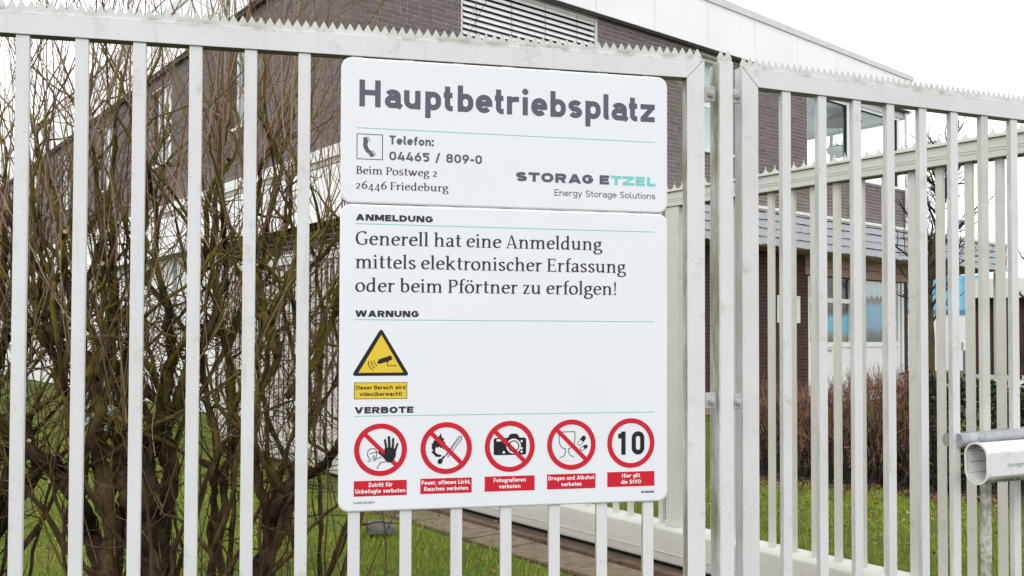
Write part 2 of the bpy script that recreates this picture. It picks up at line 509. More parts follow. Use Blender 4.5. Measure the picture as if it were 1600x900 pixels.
def sans_line(ink, text, u0, u1, z0, cap_h, s, gap=0.17, widen=None):
    """widen: glyphs drawn narrower in x, then stretched (heavy extended capitals)"""
    wd = [(GW[c] if c != 'i' else s * 1.05) for c in text]
    tot = sum(wd) + gap * (len(text) - 1)
    fx = (u1 - u0) / tot
    x = 0.0
    for c, w in zip(text, wd):
        if c != ' ':
            k = widen or 1.0
            sx = fx / cap_h                              # horizontal stretch against the height
            Wd = w * (sx / k)                            # width in the unstretched drawing
            tf = lambda a, b, x=x: (u0 + x * fx + a * cap_h * k, z0 + b * cap_h)
            draw_glyph(ink, grotesk(c, Wd, s), s, tf)
        x += w + gap

def sans_fixed(ink, letters, z0, cap_h, s, k=1.0):
    for c, a, b in letters:
        W = (b - a) / (cap_h * k)
        tf = lambda x, y, a=a: (a + x * cap_h * k, z0 + y * cap_h)
        draw_glyph(ink, grotesk(c, W, s), s, tf)

# ---- book serif drawn with a broad pen: capital height 1
TH, TN = 0.138, 0.066
def nib(a): 
    q = R(14)
    return 0.5 * math.sqrt((TH * math.sin(a - q)) ** 2 + (TN * math.cos(a - q)) ** 2) + 0.004

def serif(ch):
    """-> advance, list of pieces"""
    S = []; xh = .70; asc = 1.07; de = -.30; t = TH / 2
    def pen(*p, n=6, closed=False): S.append(('n', spline(list(p), n, closed), closed))
    def poly(*p): S.append(('p', list(p)))
    def bar(x0, x1, y, hh=.024): poly((x0, y - hh), (x1, y - hh), (x1, y + hh), (x0, y + hh))
    def stem(x, y0, y1, top='f', bot='s'):
        poly((x - t, y0), (x + t, y0), (x + t, y1), (x - t, y1))
        if bot == 's': poly((x - t - .085, y0), (x + t + .085, y0), (x + t + .075, y0 + .042), (x - t - .075, y0 + .042))
        if top == 'f': poly((x - t - .095, y1 - .085), (x - t - .095, y1 - .045), (x + t * .6, y1 + .012), (x + t * .6, y1 - .06))
        if top == 's': poly((x - t - .085, y1 - .042), (x + t + .085, y1 - .042), (x + t + .085, y1), (x - t - .085, y1))
    def ell(cx, cy, rx, ry): pen(*[(cx + rx * math.cos(R(a)), cy + ry * math.sin(R(a))) for a in range(0, 360, 30)], n=3, closed=True)
    if ch == 'n': stem(.19, 0, xh); pen((.21, .50), (.33, .64), (.46, .66), (.57, .56), (.585, .40)); stem(.585, 0, .45, top=''); return .78, S
    if ch == 'm':
        stem(.19, 0, xh)
        pen((.21, .50), (.33, .64), (.45, .66), (.55, .56), (.565, .40)); stem(.565, 0, .45, top='')
        pen((.585, .50), (.70, .64), (.82, .66), (.925, .56), (.94, .40)); stem(.94, 0, .45, top=''); return 1.13, S
    if ch == 'h': stem(.19, 0, asc); pen((.21, .50), (.33, .64), (.46, .66), (.57, .56), (.585, .40)); stem(.585, 0, .45, top=''); return .78, S
    if ch == 'k':
        stem(.19, 0, asc); pen((.24, .32), (.40, .50), (.56, .66)); pen((.32, .42), (.45, .22), (.62, .03)); bar(.44, .68, .675); bar(.52, .74, .024); return .74, S
    if ch == 'u':
        stem(.17, .25, xh, bot=''); pen((.17, .30), (.19, .13), (.30, .045), (.43, .08), (.55, .20)); stem(.56, 0, xh, bot='')
        poly((.56, 0), (.70, .03), (.70, .06), (.56, .06)); return .76, S
    if ch == 'i': stem(.18, 0, xh); S.append(('d', .165, .93, .083)); return .36, S
    if ch == 'l': stem(.18, 0, asc); return .36, S
    if ch == '!': poly((.10, 1.0), (.24, 1.0), (.20, .27), (.14, .27)); S.append(('d', .17, .075, .082)); return .34, S
    if ch in 'oö':
        ell(.335, .345, .245, .32)
        if ch == 'ö': S.append(('d', .22, .92, .078)); S.append(('d', .45, .92, .078))
        return .67, S
    if ch == 'e': pen((.13, .385), (.34, .40), (.53, .42), (.49, .59), (.35, .665), (.19, .58), (.115, .36), (.17, .13), (.34, .04), (.55, .13)); return .62, S
    if ch == 'c': pen((.50, .57), (.35, .665), (.19, .57), (.115, .35), (.17, .13), (.33, .04), (.52, .12)); S.append(('d', .475, .55, .075)); return .57, S
    if ch == 'a':
        pen((.12, .56), (.22, .65), (.35, .655), (.455, .55), (.455, .30)); stem(.455, .08, .45, top='', bot='')
        pen((.455, .40), (.27, .37), (.125, .24), (.16, .07), (.29, .04), (.455, .18)); pen((.455, .12), (.50, .04), (.60, .06)); return .62, S
    if ch == 'd':
        stem(.53, 0, asc, bot=''); poly((.53, 0), (.67, .03), (.67, .06), (.53, .06))
        pen((.53, .56), (.40, .66), (.24, .61), (.125, .40), (.15, .14), (.28, .04), (.42, .09), (.53, .22)); return .74, S
    if ch == 'b':
        stem(.17, .05, asc, bot=''); pen((.17, .52), (.30, .645), (.45, .63), (.575, .42), (.545, .16), (.40, .04), (.26, .05), (.17, .12)); return .71, S
    if ch == 'g':
        ell(.31, .47, .185, .19); pen((.42, .62), (.50, .66), (.62, .655))
        pen((.22, .31), (.14, .20), (.20, .10), (.40, .07), (.57, .00), (.58, -.15), (.44, -.27), (.24, -.27), (.10, -.17), (.13, -.04), (.24, .06)); return .65, S
    if ch == 'r': stem(.19, 0, xh); pen((.21, .48), (.30, .62), (.44, .655)); S.append(('d', .44, .62, .07)); return .52, S
    if ch == 's': pen((.43, .56), (.35, .655), (.20, .64), (.13, .53), (.20, .41), (.36, .32), (.45, .20), (.38, .06), (.22, .04), (.11, .15)); return .55, S
    if ch == 't': pen((.22, .92), (.22, .60), (.215, .20), (.27, .06), (.42, .08)); bar(.07, .43, .665, .03); return .46, S
    if ch == 'f': pen((.47, 1.01), (.36, 1.03), (.25, .93), (.225, .72), (.225, .30), (.225, .02)); bar(.07, .44, .665, .028); bar(.09, .38, .024); return .44, S
    if ch == 'w':
        for a, b in ((.10, .30), (.52, .30), (.46, .68), (.90, .68)):
            S.append(('n', [(a, .66), (b, .02)], False))
        bar(.0, .24, .676); bar(.36, .58, .676); bar(.78, 1.0, .676); return 1.0, S
    if ch == 'z': bar(.09, .50, .665, .034); bar(.08, .52, .034, .034); poly((.08, .05), (.22, .05), (.50, .65), (.36, .65)); poly((.08, .5), (.115, .5), (.14, .66), (.09, .66)); poly((.49, .2), (.525, .2), (.52, .03), (.46, .03)); return .58, S
    if ch == 'A': poly((.08, 0), (.15, 0), (.42, 1.0), (.36, 1.0)); poly((.345, 1.0), (.45, 1.0), (.76, 0), (.61, 0)); bar(.20, .62, .31, .03); bar(.0, .24, .022); bar(.52, .84, .022); return .84, S
    if ch == 'P': stem(.20, 0, 1, top='s'); pen((.20, .96), (.45, .955), (.60, .86), (.61, .66), (.47, .50), (.20, .47)); return .70, S
    if ch == 'B': stem(.20, 0, 1, top='s'); pen((.20, .96), (.42, .955), (.54, .86), (.52, .64), (.36, .53), (.20, .525)); pen((.36, .53), (.56, .46), (.63, .29), (.56, .11), (.40, .04), (.20, .04)); return .72, S
    if ch == 'E': stem(.20, 0, 1, top='s'); bar(.2, .64, .965, .034); bar(.2, .56, .52, .032); bar(.2, .68, .034, .034); poly((.60, .80), (.64, .80), (.64, .97), (.585, .97)); poly((.645, .22), (.685, .22), (.68, .03), (.61, .03)); poly((.53, .42), (.565, .42), (.565, .62), (.53, .62)); return .74, S
    if ch == 'F': stem(.20, 0, 1, top='s'); bar(.2, .62, .965, .034); bar(.2, .54, .50, .032); poly((.58, .78), (.62, .78), (.62, .97), (.565, .97)); poly((.51, .40), (.545, .40), (.545, .60), (.51, .60)); return .64, S
    if ch == 'G': pen((.72, .86), (.58, .97), (.40, .965), (.20, .82), (.125, .50), (.20, .18), (.40, .04), (.60, .05), (.74, .14)); stem(.72, .10, .44, top='s', bot=''); poly((.70, .78), (.74, .78), (.74, .98), (.70, .94)); return .88, S
    if ch == '2': pen((.13, .55), (.24, .66), (.40, .64), (.46, .50), (.36, .30), (.14, .06)); bar(.10, .54, .036, .036); return .62, S
    if ch == '4': poly((.06, -.03), (.13, -.03), (.46, .70), (.38, .70)); bar(.06, .62, -.03, .034); poly((.37, -.28), (.49, -.28), (.49, .70), (.37, .70)); return .66, S
    if ch == '6': pen((.55, 1.02), (.34, .86), (.17, .60), (.125, .34), (.20, .10), (.34, .035), (.50, .12), (.555, .32), (.48, .53), (.33, .58), (.18, .47)); return .66, S
    return .28, S                                              # space

def serif_line(ink, text, u0, u1, z0, cap_h):
    adv = [serif(c) for c in text]
    tot = sum(a for a, _ in adv) - 0.12
    fx = (u1 - u0) / tot
    x = -0.06
    for a, S in adv:
        tf = lambda px, py, x=x: (u0 + (x + px) * fx, z0 + py * cap_h)
        for g in S:
            if g[0] == 'n': ink.stroke(g[1], nib, tf, g[2])
            elif g[0] == 'p': ink.poly(g[1], tf)
            elif g[0] == 'd': ink.disc(g[1], g[2], g[3], tf, 14)
        x += a

# ---- small captions
def caption(ink, text, cx, z0, cap_h, width, s=.19, align='CENTER'):
    a = cx - width / 2 if align == 'CENTER' else cx
    sans_line(ink, text, a, a + width, z0, cap_h, s, .085)
# ------------------------------------------------------------------ the ground
def xy_grid(x0, x1, y0, y1, nx, ny, zf):
    vs = [(x0 + (x1 - x0) * i / nx, y0 + (y1 - y0) * j / ny, 0) for j in range(ny + 1) for i in range(nx + 1)]
    vs = [(x, y, zf(x, y)) for x, y, _ in vs]
    fs = [(j * (nx + 1) + i, j * (nx + 1) + i + 1, (j + 1) * (nx + 1) + i + 1, (j + 1) * (nx + 1) + i) for j in range(ny) for i in range(nx)]
    return vs, fs

def ground_mat():
    t = NT('lawn_soil'); p = t.pos()
    n1 = t.noise(p, 1.3, 6, 0.65); n2 = t.noise(p, 14, 5, 0.7)
    c = t.mix(t.ramp(n1, [(0.35, 0.0), (0.65, 1.0)]), (0.070, 0.125, 0.012), (0.13, 0.15, 0.022))
    c = t.mix(t.ramp(n2, [(0.45, 0.0), (0.62, 1.0)]), c, (0.085, 0.075, 0.030))
    t.base(c); t.rough(0.95, 0.1)
    t.bump(t.noise(p, 60, 4), 0.6, 0.02)
    return t.m
M['ground'] = ground_mat()
gm = MB(); gm.add(*xy_grid(-250, 250, -60, 440, 10, 10, lambda x, y: 0.0))
tag(gm.build('ground', M['ground']), kind='structure')

FD = Vector((0.97922281, 0.2027873, 0)); FN = Vector((-0.2027873, 0.97922281, 0)); FP = Vector((-0.49687656, 2.57724884, 0))
FANG = math.atan2(FD.y, FD.x)
LD = Vector((math.cos(R(21)), math.sin(R(21)), 0)); LP = Vector((0.7404, 2.8764, 0))
GD = Vector((.61221728, -.79068957, 0)); GN = Vector((.79068957, .61221728, 0)); GP = Vector((1.07192977, 6.21166811, 0))
GANG = math.atan2(GD.y, GD.x)

# the road in front of the fence, where the photographer stands
M['asphalt'] = mottled('asphalt', (0.055, 0.055, 0.057), (0.085, 0.083, 0.08), 30, 0.9, 0.5, 0.004)
am = MB()
am.add([(-14, -12, .004), (14, -12, .004), (14, 5.2, .004), (0.741, 2.45, .004), (-14, -0.6, .004)], [(0, 1, 2, 3, 4)])
tag(am.build('road', M['asphalt']), kind='structure')

# ------------------------------------------------------------------ fence parts
TOP, BOT = 2.4805, 2.418
def comb(name, u0, u1, mat, parent, y0=0.012, pitch=0.0251):
    n = max(1, round((u1 - u0) / pitch)); p = (u1 - u0) / n
    pts = [(u0, TOP - .004), (u1, TOP - .004)]
    for i in range(n, 0, -1):
        x = u0 + i * p
        pts += [(x - .0008, TOP + .0155), (x - p / 2 + .0009, TOP + .0345), (x - p / 2 - .0009, TOP + .0345)]
    pts.append((u0 + .0008, TOP + .0155))
    m = MB()
    # each tooth as its own little prism keeps every face convex
    m.box(u0, u1, y0, y0 + .004, TOP - .004, TOP + .0155)
    for i in range(n):
        x = u0 + i * p
        m.prism([(x + .0012, TOP + .0155), (x + p - .0012, TOP + .0155), (x + p / 2 + .001, TOP + .0345), (x + p / 2 - .001, TOP + .0345)], y0, y0 + .004)
    return m.build(name, mat, parent)

def hinge(parent, u, z, y, mat, w=.036, hgt=.05):
    m = MB(); m.box(u - w / 2, u + w / 2, y, y + .008, z - hgt / 2, z + hgt / 2)
    h = m.build('hinge_plate', mat, parent, bevel=.002)
    b = MB()
    b.cyl((u, y, z), (u, y - .003, z), .0125, n=18)
    b.cyl((u, y - .003, z), (u, y - .013, z), .0100, n=6)
    b.cyl((u, y - .012, z), (u, y - .016, z), .0048, n=12)
    b.build('bolt', M['bolt'], h)
    return h

def bars(parent, mat, us, z0, z1, w, d, y0):
    m = MB(); m.box(-w / 2, w / 2, 0, d, z0, z1)
    first = m.build('bar', mat, parent, loc=(us[0], y0, 0), bevel=.0022, seg=2)
    for u in us[1:]:
        c = first.copy(); c.location = (u, y0, 0); col.objects.link(c); c.parent = parent

leafA = empty('fence_gate', FP, FANG, 'off-white steel fence leaf that carries the two white sign boards', 'fence')
U0 = -2.30
m = MB(); m.prism([(U0, BOT), (1.0659, BOT), (1.1244, TOP), (U0, TOP)], 0, .040)
m.build('top_rail', M['fence'], leafA, bevel=.002, seg=2)
m = MB(); m.prism([(1.0663, BOT - .0003), (1.0663, .06), (1.1255, .06), (1.1255, TOP - .0003)], 0.0006, .040)
m.build('stile', M['fence'], leafA, bevel=.002, seg=2)
m = MB(); m.prism([(U0 - .06, .06), (U0 - .001, .06), (U0 - .001, TOP), (U0 - .06, TOP)], 0, .040)
m.build('stile', M['fence'], leafA, bevel=.002)
box_part('bottom_rail', M['fence'], leafA, U0, 1.0655, 0, .040, .06, .12, .002)
comb('spike_comb', U0, 1.119, M['teeth'], leafA)
bars(leafA, M['fence'], [-.848 + .1489 * k for k in range(-9, 13)], .12, BOT, .0345, .016, .0045)
hinge(leafA, 1.1428, 2.3705, -.003, M['bolt'], .034); hinge(leafA, 1.1428, 1.406, -.003, M['bolt'], .034)

post = empty('gate_post', FP + FD * 1.197, FANG, 'square off-white gate post standing between the two fence leaves', 'post')
box_part('post_tube', M['fence'], post, -.0255, .0240, -.004, .066, 0, TOP - .003, .003)
comb('spike_comb', -.0240, .0240, M['teeth'], post, .010, .0240)
box_part('hinge_lug', M['bolt'], post, .0245, .0300, .010, .018, 2.345, 2.394, .0015)
for z in (2.3690, 1.402):
    h = hinge(post, .0368, z, -.002, M['bolt'], .0245, .046)

leafB = empty('fence_gate', LP, R(21), 'off-white steel fence leaf right of the gate post, with the newspaper tube', 'fence')
m = MB(); m.prism([(.0645, BOT), (1.95, BOT), (1.95, TOP), (.0010, TOP)], 0, .042)
m.build('top_rail', M['leaf'], leafB, bevel=.002, seg=2)
m = MB(); m.prism([(.0005, TOP - .0005), (.0005, .06), (.0640, .06), (.0640, BOT - .001)], .0006, .042)
m.build('stile', M['leaf'], leafB, bevel=.002, seg=2)
m = MB(); m.prism([(1.951, TOP), (1.951, .06), (2.01, .06), (2.01, TOP)], 0, .042)
m.build('stile', M['leaf'], leafB, bevel=.002)
box_part('bottom_rail', M['leaf'], leafB, .065, 1.95, 0, .042, .06, .12, .002)
comb('spike_comb', .004, 1.95, M['teeth'], leafB)
bars(leafB, M['leaf'], [.1785 + .1466 * k for k in range(0, 12)], .12, BOT, .0345, .020, .0045)
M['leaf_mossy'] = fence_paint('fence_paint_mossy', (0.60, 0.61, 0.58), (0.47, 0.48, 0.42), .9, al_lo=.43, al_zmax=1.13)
for o in leafB.children:
    if o.name.startswith('bar') and abs(o.location.x - 1.058) < .02 :      # the bar below the tube is green with algae
        o.data = o.data.copy(); o.data.materials[0] = M['leaf_mossy']; o['label'] = 'bar stained green with algae below the newspaper tube'

# ------------------------------------------------------------------ the two sign boards
def rounded(u0, u1, z0, z1, r, n=8):
    return (arc(u1 - r, z1 - r, r, r, 0, 90, n) + arc(u0 + r, z1 - r, r, r, 90, 180, n)
            + arc(u0 + r, z0 + r, r, r, 180, 270, n) + arc(u1 - r, z0 + r, r, r, 270, 360, n))

def plate(name, parent, u0, u1, z0, z1, r):
    """aluminium panel with a softly rolled edge; front face at y = -.0025"""
    m = MB(); rings = [(.0, .0035), (.0, .0008), (.0012, -.0010), (.0032, -.0021), (.0060, -.0025)]
    vs = []; n = None
    for ins, y in rings:
        pts = rounded(u0 + ins, u1 - ins, z0 + ins, z1 - ins, r - ins)
        n = len(pts); vs += [(x, y, z) for x, z in pts]
    fs = [tuple(range(n - 1, -1, -1))]
    for k in range(len(rings) - 1):
        for i in range(n):
            j = (i + 1) % n
            fs.append((k * n + i, k * n + j, (k + 1) * n + j, (k + 1) * n + i))
    fs.append(tuple(range((len(rings) - 1) * n, len(rings) * n)))
    m.add(vs, fs)
    me = m.mesh(name)
    bm = bmesh.new(); bm.from_mesh(me); bmesh.ops.recalc_face_normals(bm, faces=bm.faces)
    for f in bm.faces: f.smooth = len(f.verts) == 4
    bm.to_mesh(me); bm.free()
    return link(name, me, M['sign'], parent)

LIFT = .0028
signA = empty('sign_board', FP, FANG, 'upper white sign board headed Hauptbetriebsplatz, with phone number and address', 'sign')
plate('panel', signA, 0.0, 1.0, 1.9885, 2.4135, .031)
def lettering(parent, mat, label=None, name='lettering', lift=LIFT):
    ink = Ink(lift)
    return ink, (lambda: tag(ink.build(name, mat, parent), label))

ink, done = lettering(signA, M['ink_grey'], 'large slate grey heading')
TITLE = [('H', 0.0526, 0.1137), ('a', 0.1259, 0.1722), ('u', 0.1815, 0.23), ('p', 0.2438, 0.2908), ('t', 0.2984, 0.3256), ('b', 0.3402, 0.3873),
         ('e', 0.3944, 0.4451), ('t', 0.4523, 0.4794), ('r', 0.4892, 0.525), ('i', 0.5381, 0.5531), ('e', 0.5643, 0.6137), ('b', 0.6237, 0.6722),
         ('s', 0.6802, 0.7238), ('p', 0.7339, 0.7826), ('l', 0.7914, 0.8084), ('a', 0.8173, 0.867), ('t', 0.8734, 0.901), ('z', 0.9113, 0.9578)]
sans_fixed(ink, TITLE, 2.2706, .0788, .203); done()
ink, done = lettering(signA, M['ink_teal'], name='rule_line')
ink.poly([(.0458, 2.2070), (.9578, 2.2070), (.9578, 2.2093), (.0458, 2.2093)], IDT); done()
ink, done = lettering(signA, M['ink_grey'], 'framed telephone receiver symbol', 'phone_symbol')
for a in ((.0455, .1213, 2.1890, 2.1915), (.0455, .1213, 2.1165, 2.1190)):
    ink.poly([(a[0], a[2]), (a[1], a[2]), (a[1], a[3]), (a[0], a[3])], IDT)
for a in ((.0455, .0480), (.1188, .1213)):
    ink.poly([(a[0], 2.1165), (a[1], 2.1165), (a[1], 2.1915), (a[0], 2.1915)], IDT)
PX = lambda x, y: (.0455 + (x - 82) / 125 * .0758, 2.1915 - (y - 390) / 121 * .075)
ink.stroke([PX(*q) for q in spline([(126, 424), (123, 442), (131, 464), (145, 478)])], .0062, IDT)
ink.poly([PX(*q) for q in ((113, 408), (132, 404), (137, 428), (114, 436))], IDT)
ink.poly([PX(*q) for q in ((140, 487), (152, 468), (168, 493), (150, 500))], IDT)
ink.stroke([PX(138, 404), PX(144, 427)], .0010, IDT); ink.stroke([PX(157, 467), PX(173, 489)], .0010, IDT)
done()
ink, done = lettering(signA, M['ink_grey'], 'word above the telephone number')
sans_line(ink, 'Telefon:', .1394, .2690, 2.1640, .0262, .215, .105); done()
ink, done = lettering(signA, M['ink_grey'], 'telephone number')
sans_line(ink, '04465 / 809-0', .1397, .4142, 2.1172, .0262, .215, .115); done()
ink, done = lettering(signA, M['ink_dark'], 'first serif address line')
serif_line(ink, 'Beim Postweg 2', .0448, .2805, 2.0738, .0226); done()
ink, done = lettering(signA, M['ink_dark'], 'second serif address line')
serif_line(ink, '26446 Friedeburg', .0439, .3122, 2.0308, .0226); done()
ink, done = lettering(signA, M['ink_grey'], 'heavy wide grey capitals')
sans_fixed(ink, [('S', 0.5177, 0.5517), ('T', 0.5563, 0.5911), ('O', 0.5957, 0.634), ('R', 0.6393, 0.6739), ('A', 0.6805, 0.7207), ('G', 0.7241, 0.7591)],
           2.0708, .0284, .30, 1.20); done()
ink, done = lettering(signA, M['ink_grey'], 'heavy wide grey capital before the teal ones')
sans_fixed(ink, [('E', 0.7793, 0.8099)], 2.0708, .0284, .30, 1.20); done()
ink, done = lettering(signA, M['ink_teal'], 'heavy wide teal capitals')
sans_fixed(ink, [('T', 0.8153, 0.8495), ('Z', 0.8529, 0.8906), ('E', 0.8954, 0.9251), ('L', 0.9321, 0.9598)], 2.0708, .0284, .30, 1.20); done()
ink, done = lettering(signA, M['ink_grey'], 'thin grey line of lettering')
sans_line(ink, 'Energy Storage Solutions', .6374, .9598, 2.0310, .0198, .125, .10); done()

signB = empty('sign_board', FP, FANG, 'lower white sign board with five red prohibition circles and a yellow warning triangle', 'sign')
plate('panel', signB, 0.0, 1.0, 1.0985, 1.9860, .031)
for txt, u1, z in (('ANMELDUNG', .2687, 1.9385), ('WARNUNG', .2283, 1.6596), ('VERBOTE', .2144, 1.3808)):
    ink, done = lettering(signB, M['ink_dark'], 'heavy wide section heading')
    sans_line(ink, txt, .0447, u1, z, .0187, .275, .085, 1.34); done()
for z in (1.9292, 1.6514, 1.3732):
    ink, done = lettering(signB, M['ink_teal'], name='rule_line')
    ink.poly([(.0438, z - .0012), (.9558, z - .0012), (.9558, z + .0012), (.0438, z + .0012)], IDT); done()
ink, done = lettering(signB, M['ink_dark'], 'first line of serif text')
serif_line(ink, 'Generell hat eine Anmeldung', .0449, .7850, 1.8680, .0392); done()
ink, done = lettering(signB, M['ink_dark'], 'second line of serif text')
serif_line(ink, 'mittels elektronischer Erfassung', .0456, .8612, 1.8002, .0392); done()
ink, done = lettering(signB, M['ink_dark'], 'third line of serif text')
serif_line(ink, 'oder beim Pförtner zu erfolgen!', .0461, .8339, 1.7320, .0392); done()

# yellow warning triangle with the camera
tri = empty('warning_symbol'); tri.parent = signB
TR = lambda x, y: (.043 + (x - 75) / 465 * .1523, 1.4904 + (602 - y) / 402 * .1318)
def rtri(c, k, rr):
    out = []
    for i, (x, y) in enumerate(c):
        a, b = c[i - 1], c[(i + 1) % 3]
        va = Vector((a[0] - x, a[1] - y)).normalized() * rr; vb = Vector((b[0] - x, b[1] - y)).normalized() * rr
        for q in range(7):
            t = q / 6
            p = Vector((x, y)) + va * (1 - t) ** 2 + vb * t ** 2
            out.append((p.x, p.y))
    return out
ink = Ink(LIFT); ink.poly([TR(*q) for q in rtri([(308, 182), (52, 606), (562, 606)], 1, 40)], IDT)
ink.build('triangle_border', M['ink_black'], tri)
ink = Ink(LIFT + .0003); ink.poly([TR(*q) for q in ((311, 243), (112, 579), (506, 577))], IDT)
ink.build('triangle_field', M['ink_yellow'], tri)
ink = Ink(LIFT + .0006)
ink.poly([TR(*q) for q in ((284, 463), (395, 425), (411, 460), (378, 474), (372, 486), (352, 484), (300, 500), (276, 496), (276, 482), (287, 477))], IDT)
ink.stroke([TR(*q) for q in ((365, 486), (365, 517), (450, 517))], .0010, IDT)
for pts in (((247, 468), (253, 495), (275, 521)), ((223, 471), (230, 510), (258, 540)), ((199, 474), (206, 522), (241, 557))):
    ink.stroke([TR(*q) for q in spline(pts)], .0010, IDT)
ink.build('camera_symbol', M['ink_black'], tri)
yp = empty('warning_plate'); yp.parent = signB
ink = Ink(LIFT); ink.poly([(.0432, 1.4221), (.1958, 1.4221), (.1958, 1.4702), (.0432, 1.4702)], IDT); ink.build('plate_border', M['ink_black'], yp)
ink = Ink(LIFT + .0003); ink.poly([(.0450, 1.4238), (.1941, 1.4238), (.1941, 1.4686), (.0450, 1.4686)], IDT); ink.build('plate_field', M['ink_yellow'], yp)
ink = Ink(LIFT + .0006)
caption(ink, 'Dieser Bereich wird', .1195, 1.4498, .0118, .142, .18)
caption(ink, 'videoüberwacht!', .1195, 1.4312, .0118, .121, .18); ink.build('lettering', M['ink_black'], yp)

# five prohibition circles
RR = .0758
def symbol(label, cu, cz, lines, widths, pz, draw, bar=True, bar_under=False):
    s = empty('prohibition_symbol'); s.parent = signB; s['label'] = label
    k = lambda x, y: (cu + x * RR, cz + y * RR)
    ink = Ink(LIFT + .0006)
    ink.stroke([(0.902 * math.cos(t * math.pi / 36), 0.902 * math.sin(t * math.pi / 36)) for t in range(72)], .098, k, True)
    ink.build('red_ring', M['ink_red'], s)
    blk, wht = Ink(LIFT + (.0009 if bar_under else .0002)), Ink(LIFT + (.0012 if bar_under else .0005))
    draw(blk, wht, k)
    blk.build('pictogram', M['ink_black'], s)
    if wht.mb.v: wht.build('pictogram', M['ink_white'], s)
    if bar:
        ink = Ink(LIFT + (.0003 if bar_under else .0009))
        ink.stroke([(-.60, .60), (.60, -.60)], .083, k); ink.build('red_bar', M['ink_red'], s)
    ink = Ink(LIFT); z0, z1 = pz
    ink.poly([(cu - RR, z0), (cu + RR, z0), (cu + RR, z1), (cu - RR, z1)], IDT); ink.build('caption_plate', M['ink_red'], s)
    ink = Ink(LIFT + .0003)
    caption(ink, lines[0], cu, z1 - .0178, .0122, widths[0], .205)
    caption(ink, lines[1], cu, z0 + .0085, .0122, widths[1], .205)
    ink.build('lettering', M['ink_white'], s)

def px(cx, cy, r): return lambda x, y: ((x - cx) / r, (cy - y) / r)
def d_hand(b, w, k):
    q = px(335, 382, 253); g = lambda x, y: k(*q(x, y))
    P = lambda pts: b.poly([g(*p) for p in pts], IDT)
    P([(372, 370), (395, 362), (450, 362), (484, 385), (478, 455), (455, 490), (430, 508), (398, 502), (370, 470), (352, 440), (372, 425)])
    cap = lambda a, c, r: b.capsule(g(*a), g(*c), r / 253 * RR, IDT)
    cap((375, 290), (392, 385), 10); cap((413, 263), (420, 380), 12); cap((455, 280), (450, 380), 10.5); cap((496, 328), (468, 410), 9); cap((318, 405), (380, 460), 10)
    st = lambda pts, wd=.0009: b.stroke([g(*p) for p in pts], wd, IDT)
    st(spline([(208, 492), (236, 484), (226, 462), (212, 436), (210, 405), (226, 378), (254, 368), (284, 376), (298, 398)]))
    st([(232, 416), (298, 402)]); st([(298, 398), (290, 478), (266, 490)])
    st([(270 + 10 * math.cos(t * .5236), 456 + 18 * math.sin(t * .5236)) for t in range(12)] + [(280, 456)], .0008)
    st([(300, 466), (345, 452)]); st([(298, 565), (335, 503), (388, 499)])
def d_fire(b, w, k):
    q = px(965, 367, 247); g = lambda x, y: k(*q(x, y))
    b.poly([g(*p) for p in [(912, 222), (898, 250), (862, 278), (842, 300), (836, 322), (822, 318), (828, 348), (822, 362), (838, 388), (822, 404), (846, 426), (862, 445), (896, 452), (922, 442),
                            (908, 428), (880, 424), (860, 405), (858, 375), (870, 352), (880, 366), (895, 350), (912, 368), (926, 360), (936, 384), (952, 356), (954, 310), (936, 300), (945, 284), (920, 262)]], IDT)
    b.stroke([g(*p) for p in [(948, 452), (1084, 262), (1110, 260), (1112, 286), (976, 458)]], .0010, IDT)
    b.stroke([g(*p) for p in [(958, 446), (1096, 272)]], .0008, IDT)
    b.capsule(g(904, 496), g(908, 490), 23 / 247 * RR, IDT); b.capsule(g(912, 484), g(942, 450), 9 / 247 * RR, IDT)
def d_cam(b, w, k):
    q = px(804, 287, 119); g = lambda x, y: k(*q(x, y))
    b.poly([g(*p) for p in rounded(727, 882, 247, 327, 10, 4)], IDT)
    b.poly([g(*p) for p in ((793, 250), (803, 232), (812, 228), (834, 228), (842, 233), (852, 250))], IDT)
    w.poly([g(*p) for p in ((740, 253), (762, 253), (762, 263), (740, 263))], IDT)
    c = g(822, 286)
    w.disc(c[0], c[1], .29 * RR, IDT)
    for x, y, r in ((860, 264, .045), (860, 297, .045), (860, 313, .045), (775, 314, .05)): w.disc(*g(x, y), r * RR, IDT, 12)
    b2 = [(c[0] + .205 * RR * math.cos(t * math.pi / 14), c[1] + .205 * RR * math.sin(t * math.pi / 14)) for t in range(28)]
    vs, fs = outline(b2, .022 * RR, True)
    b.mb.add([(x, -(LIFT + .0009), z) for x, z in vs], fs)
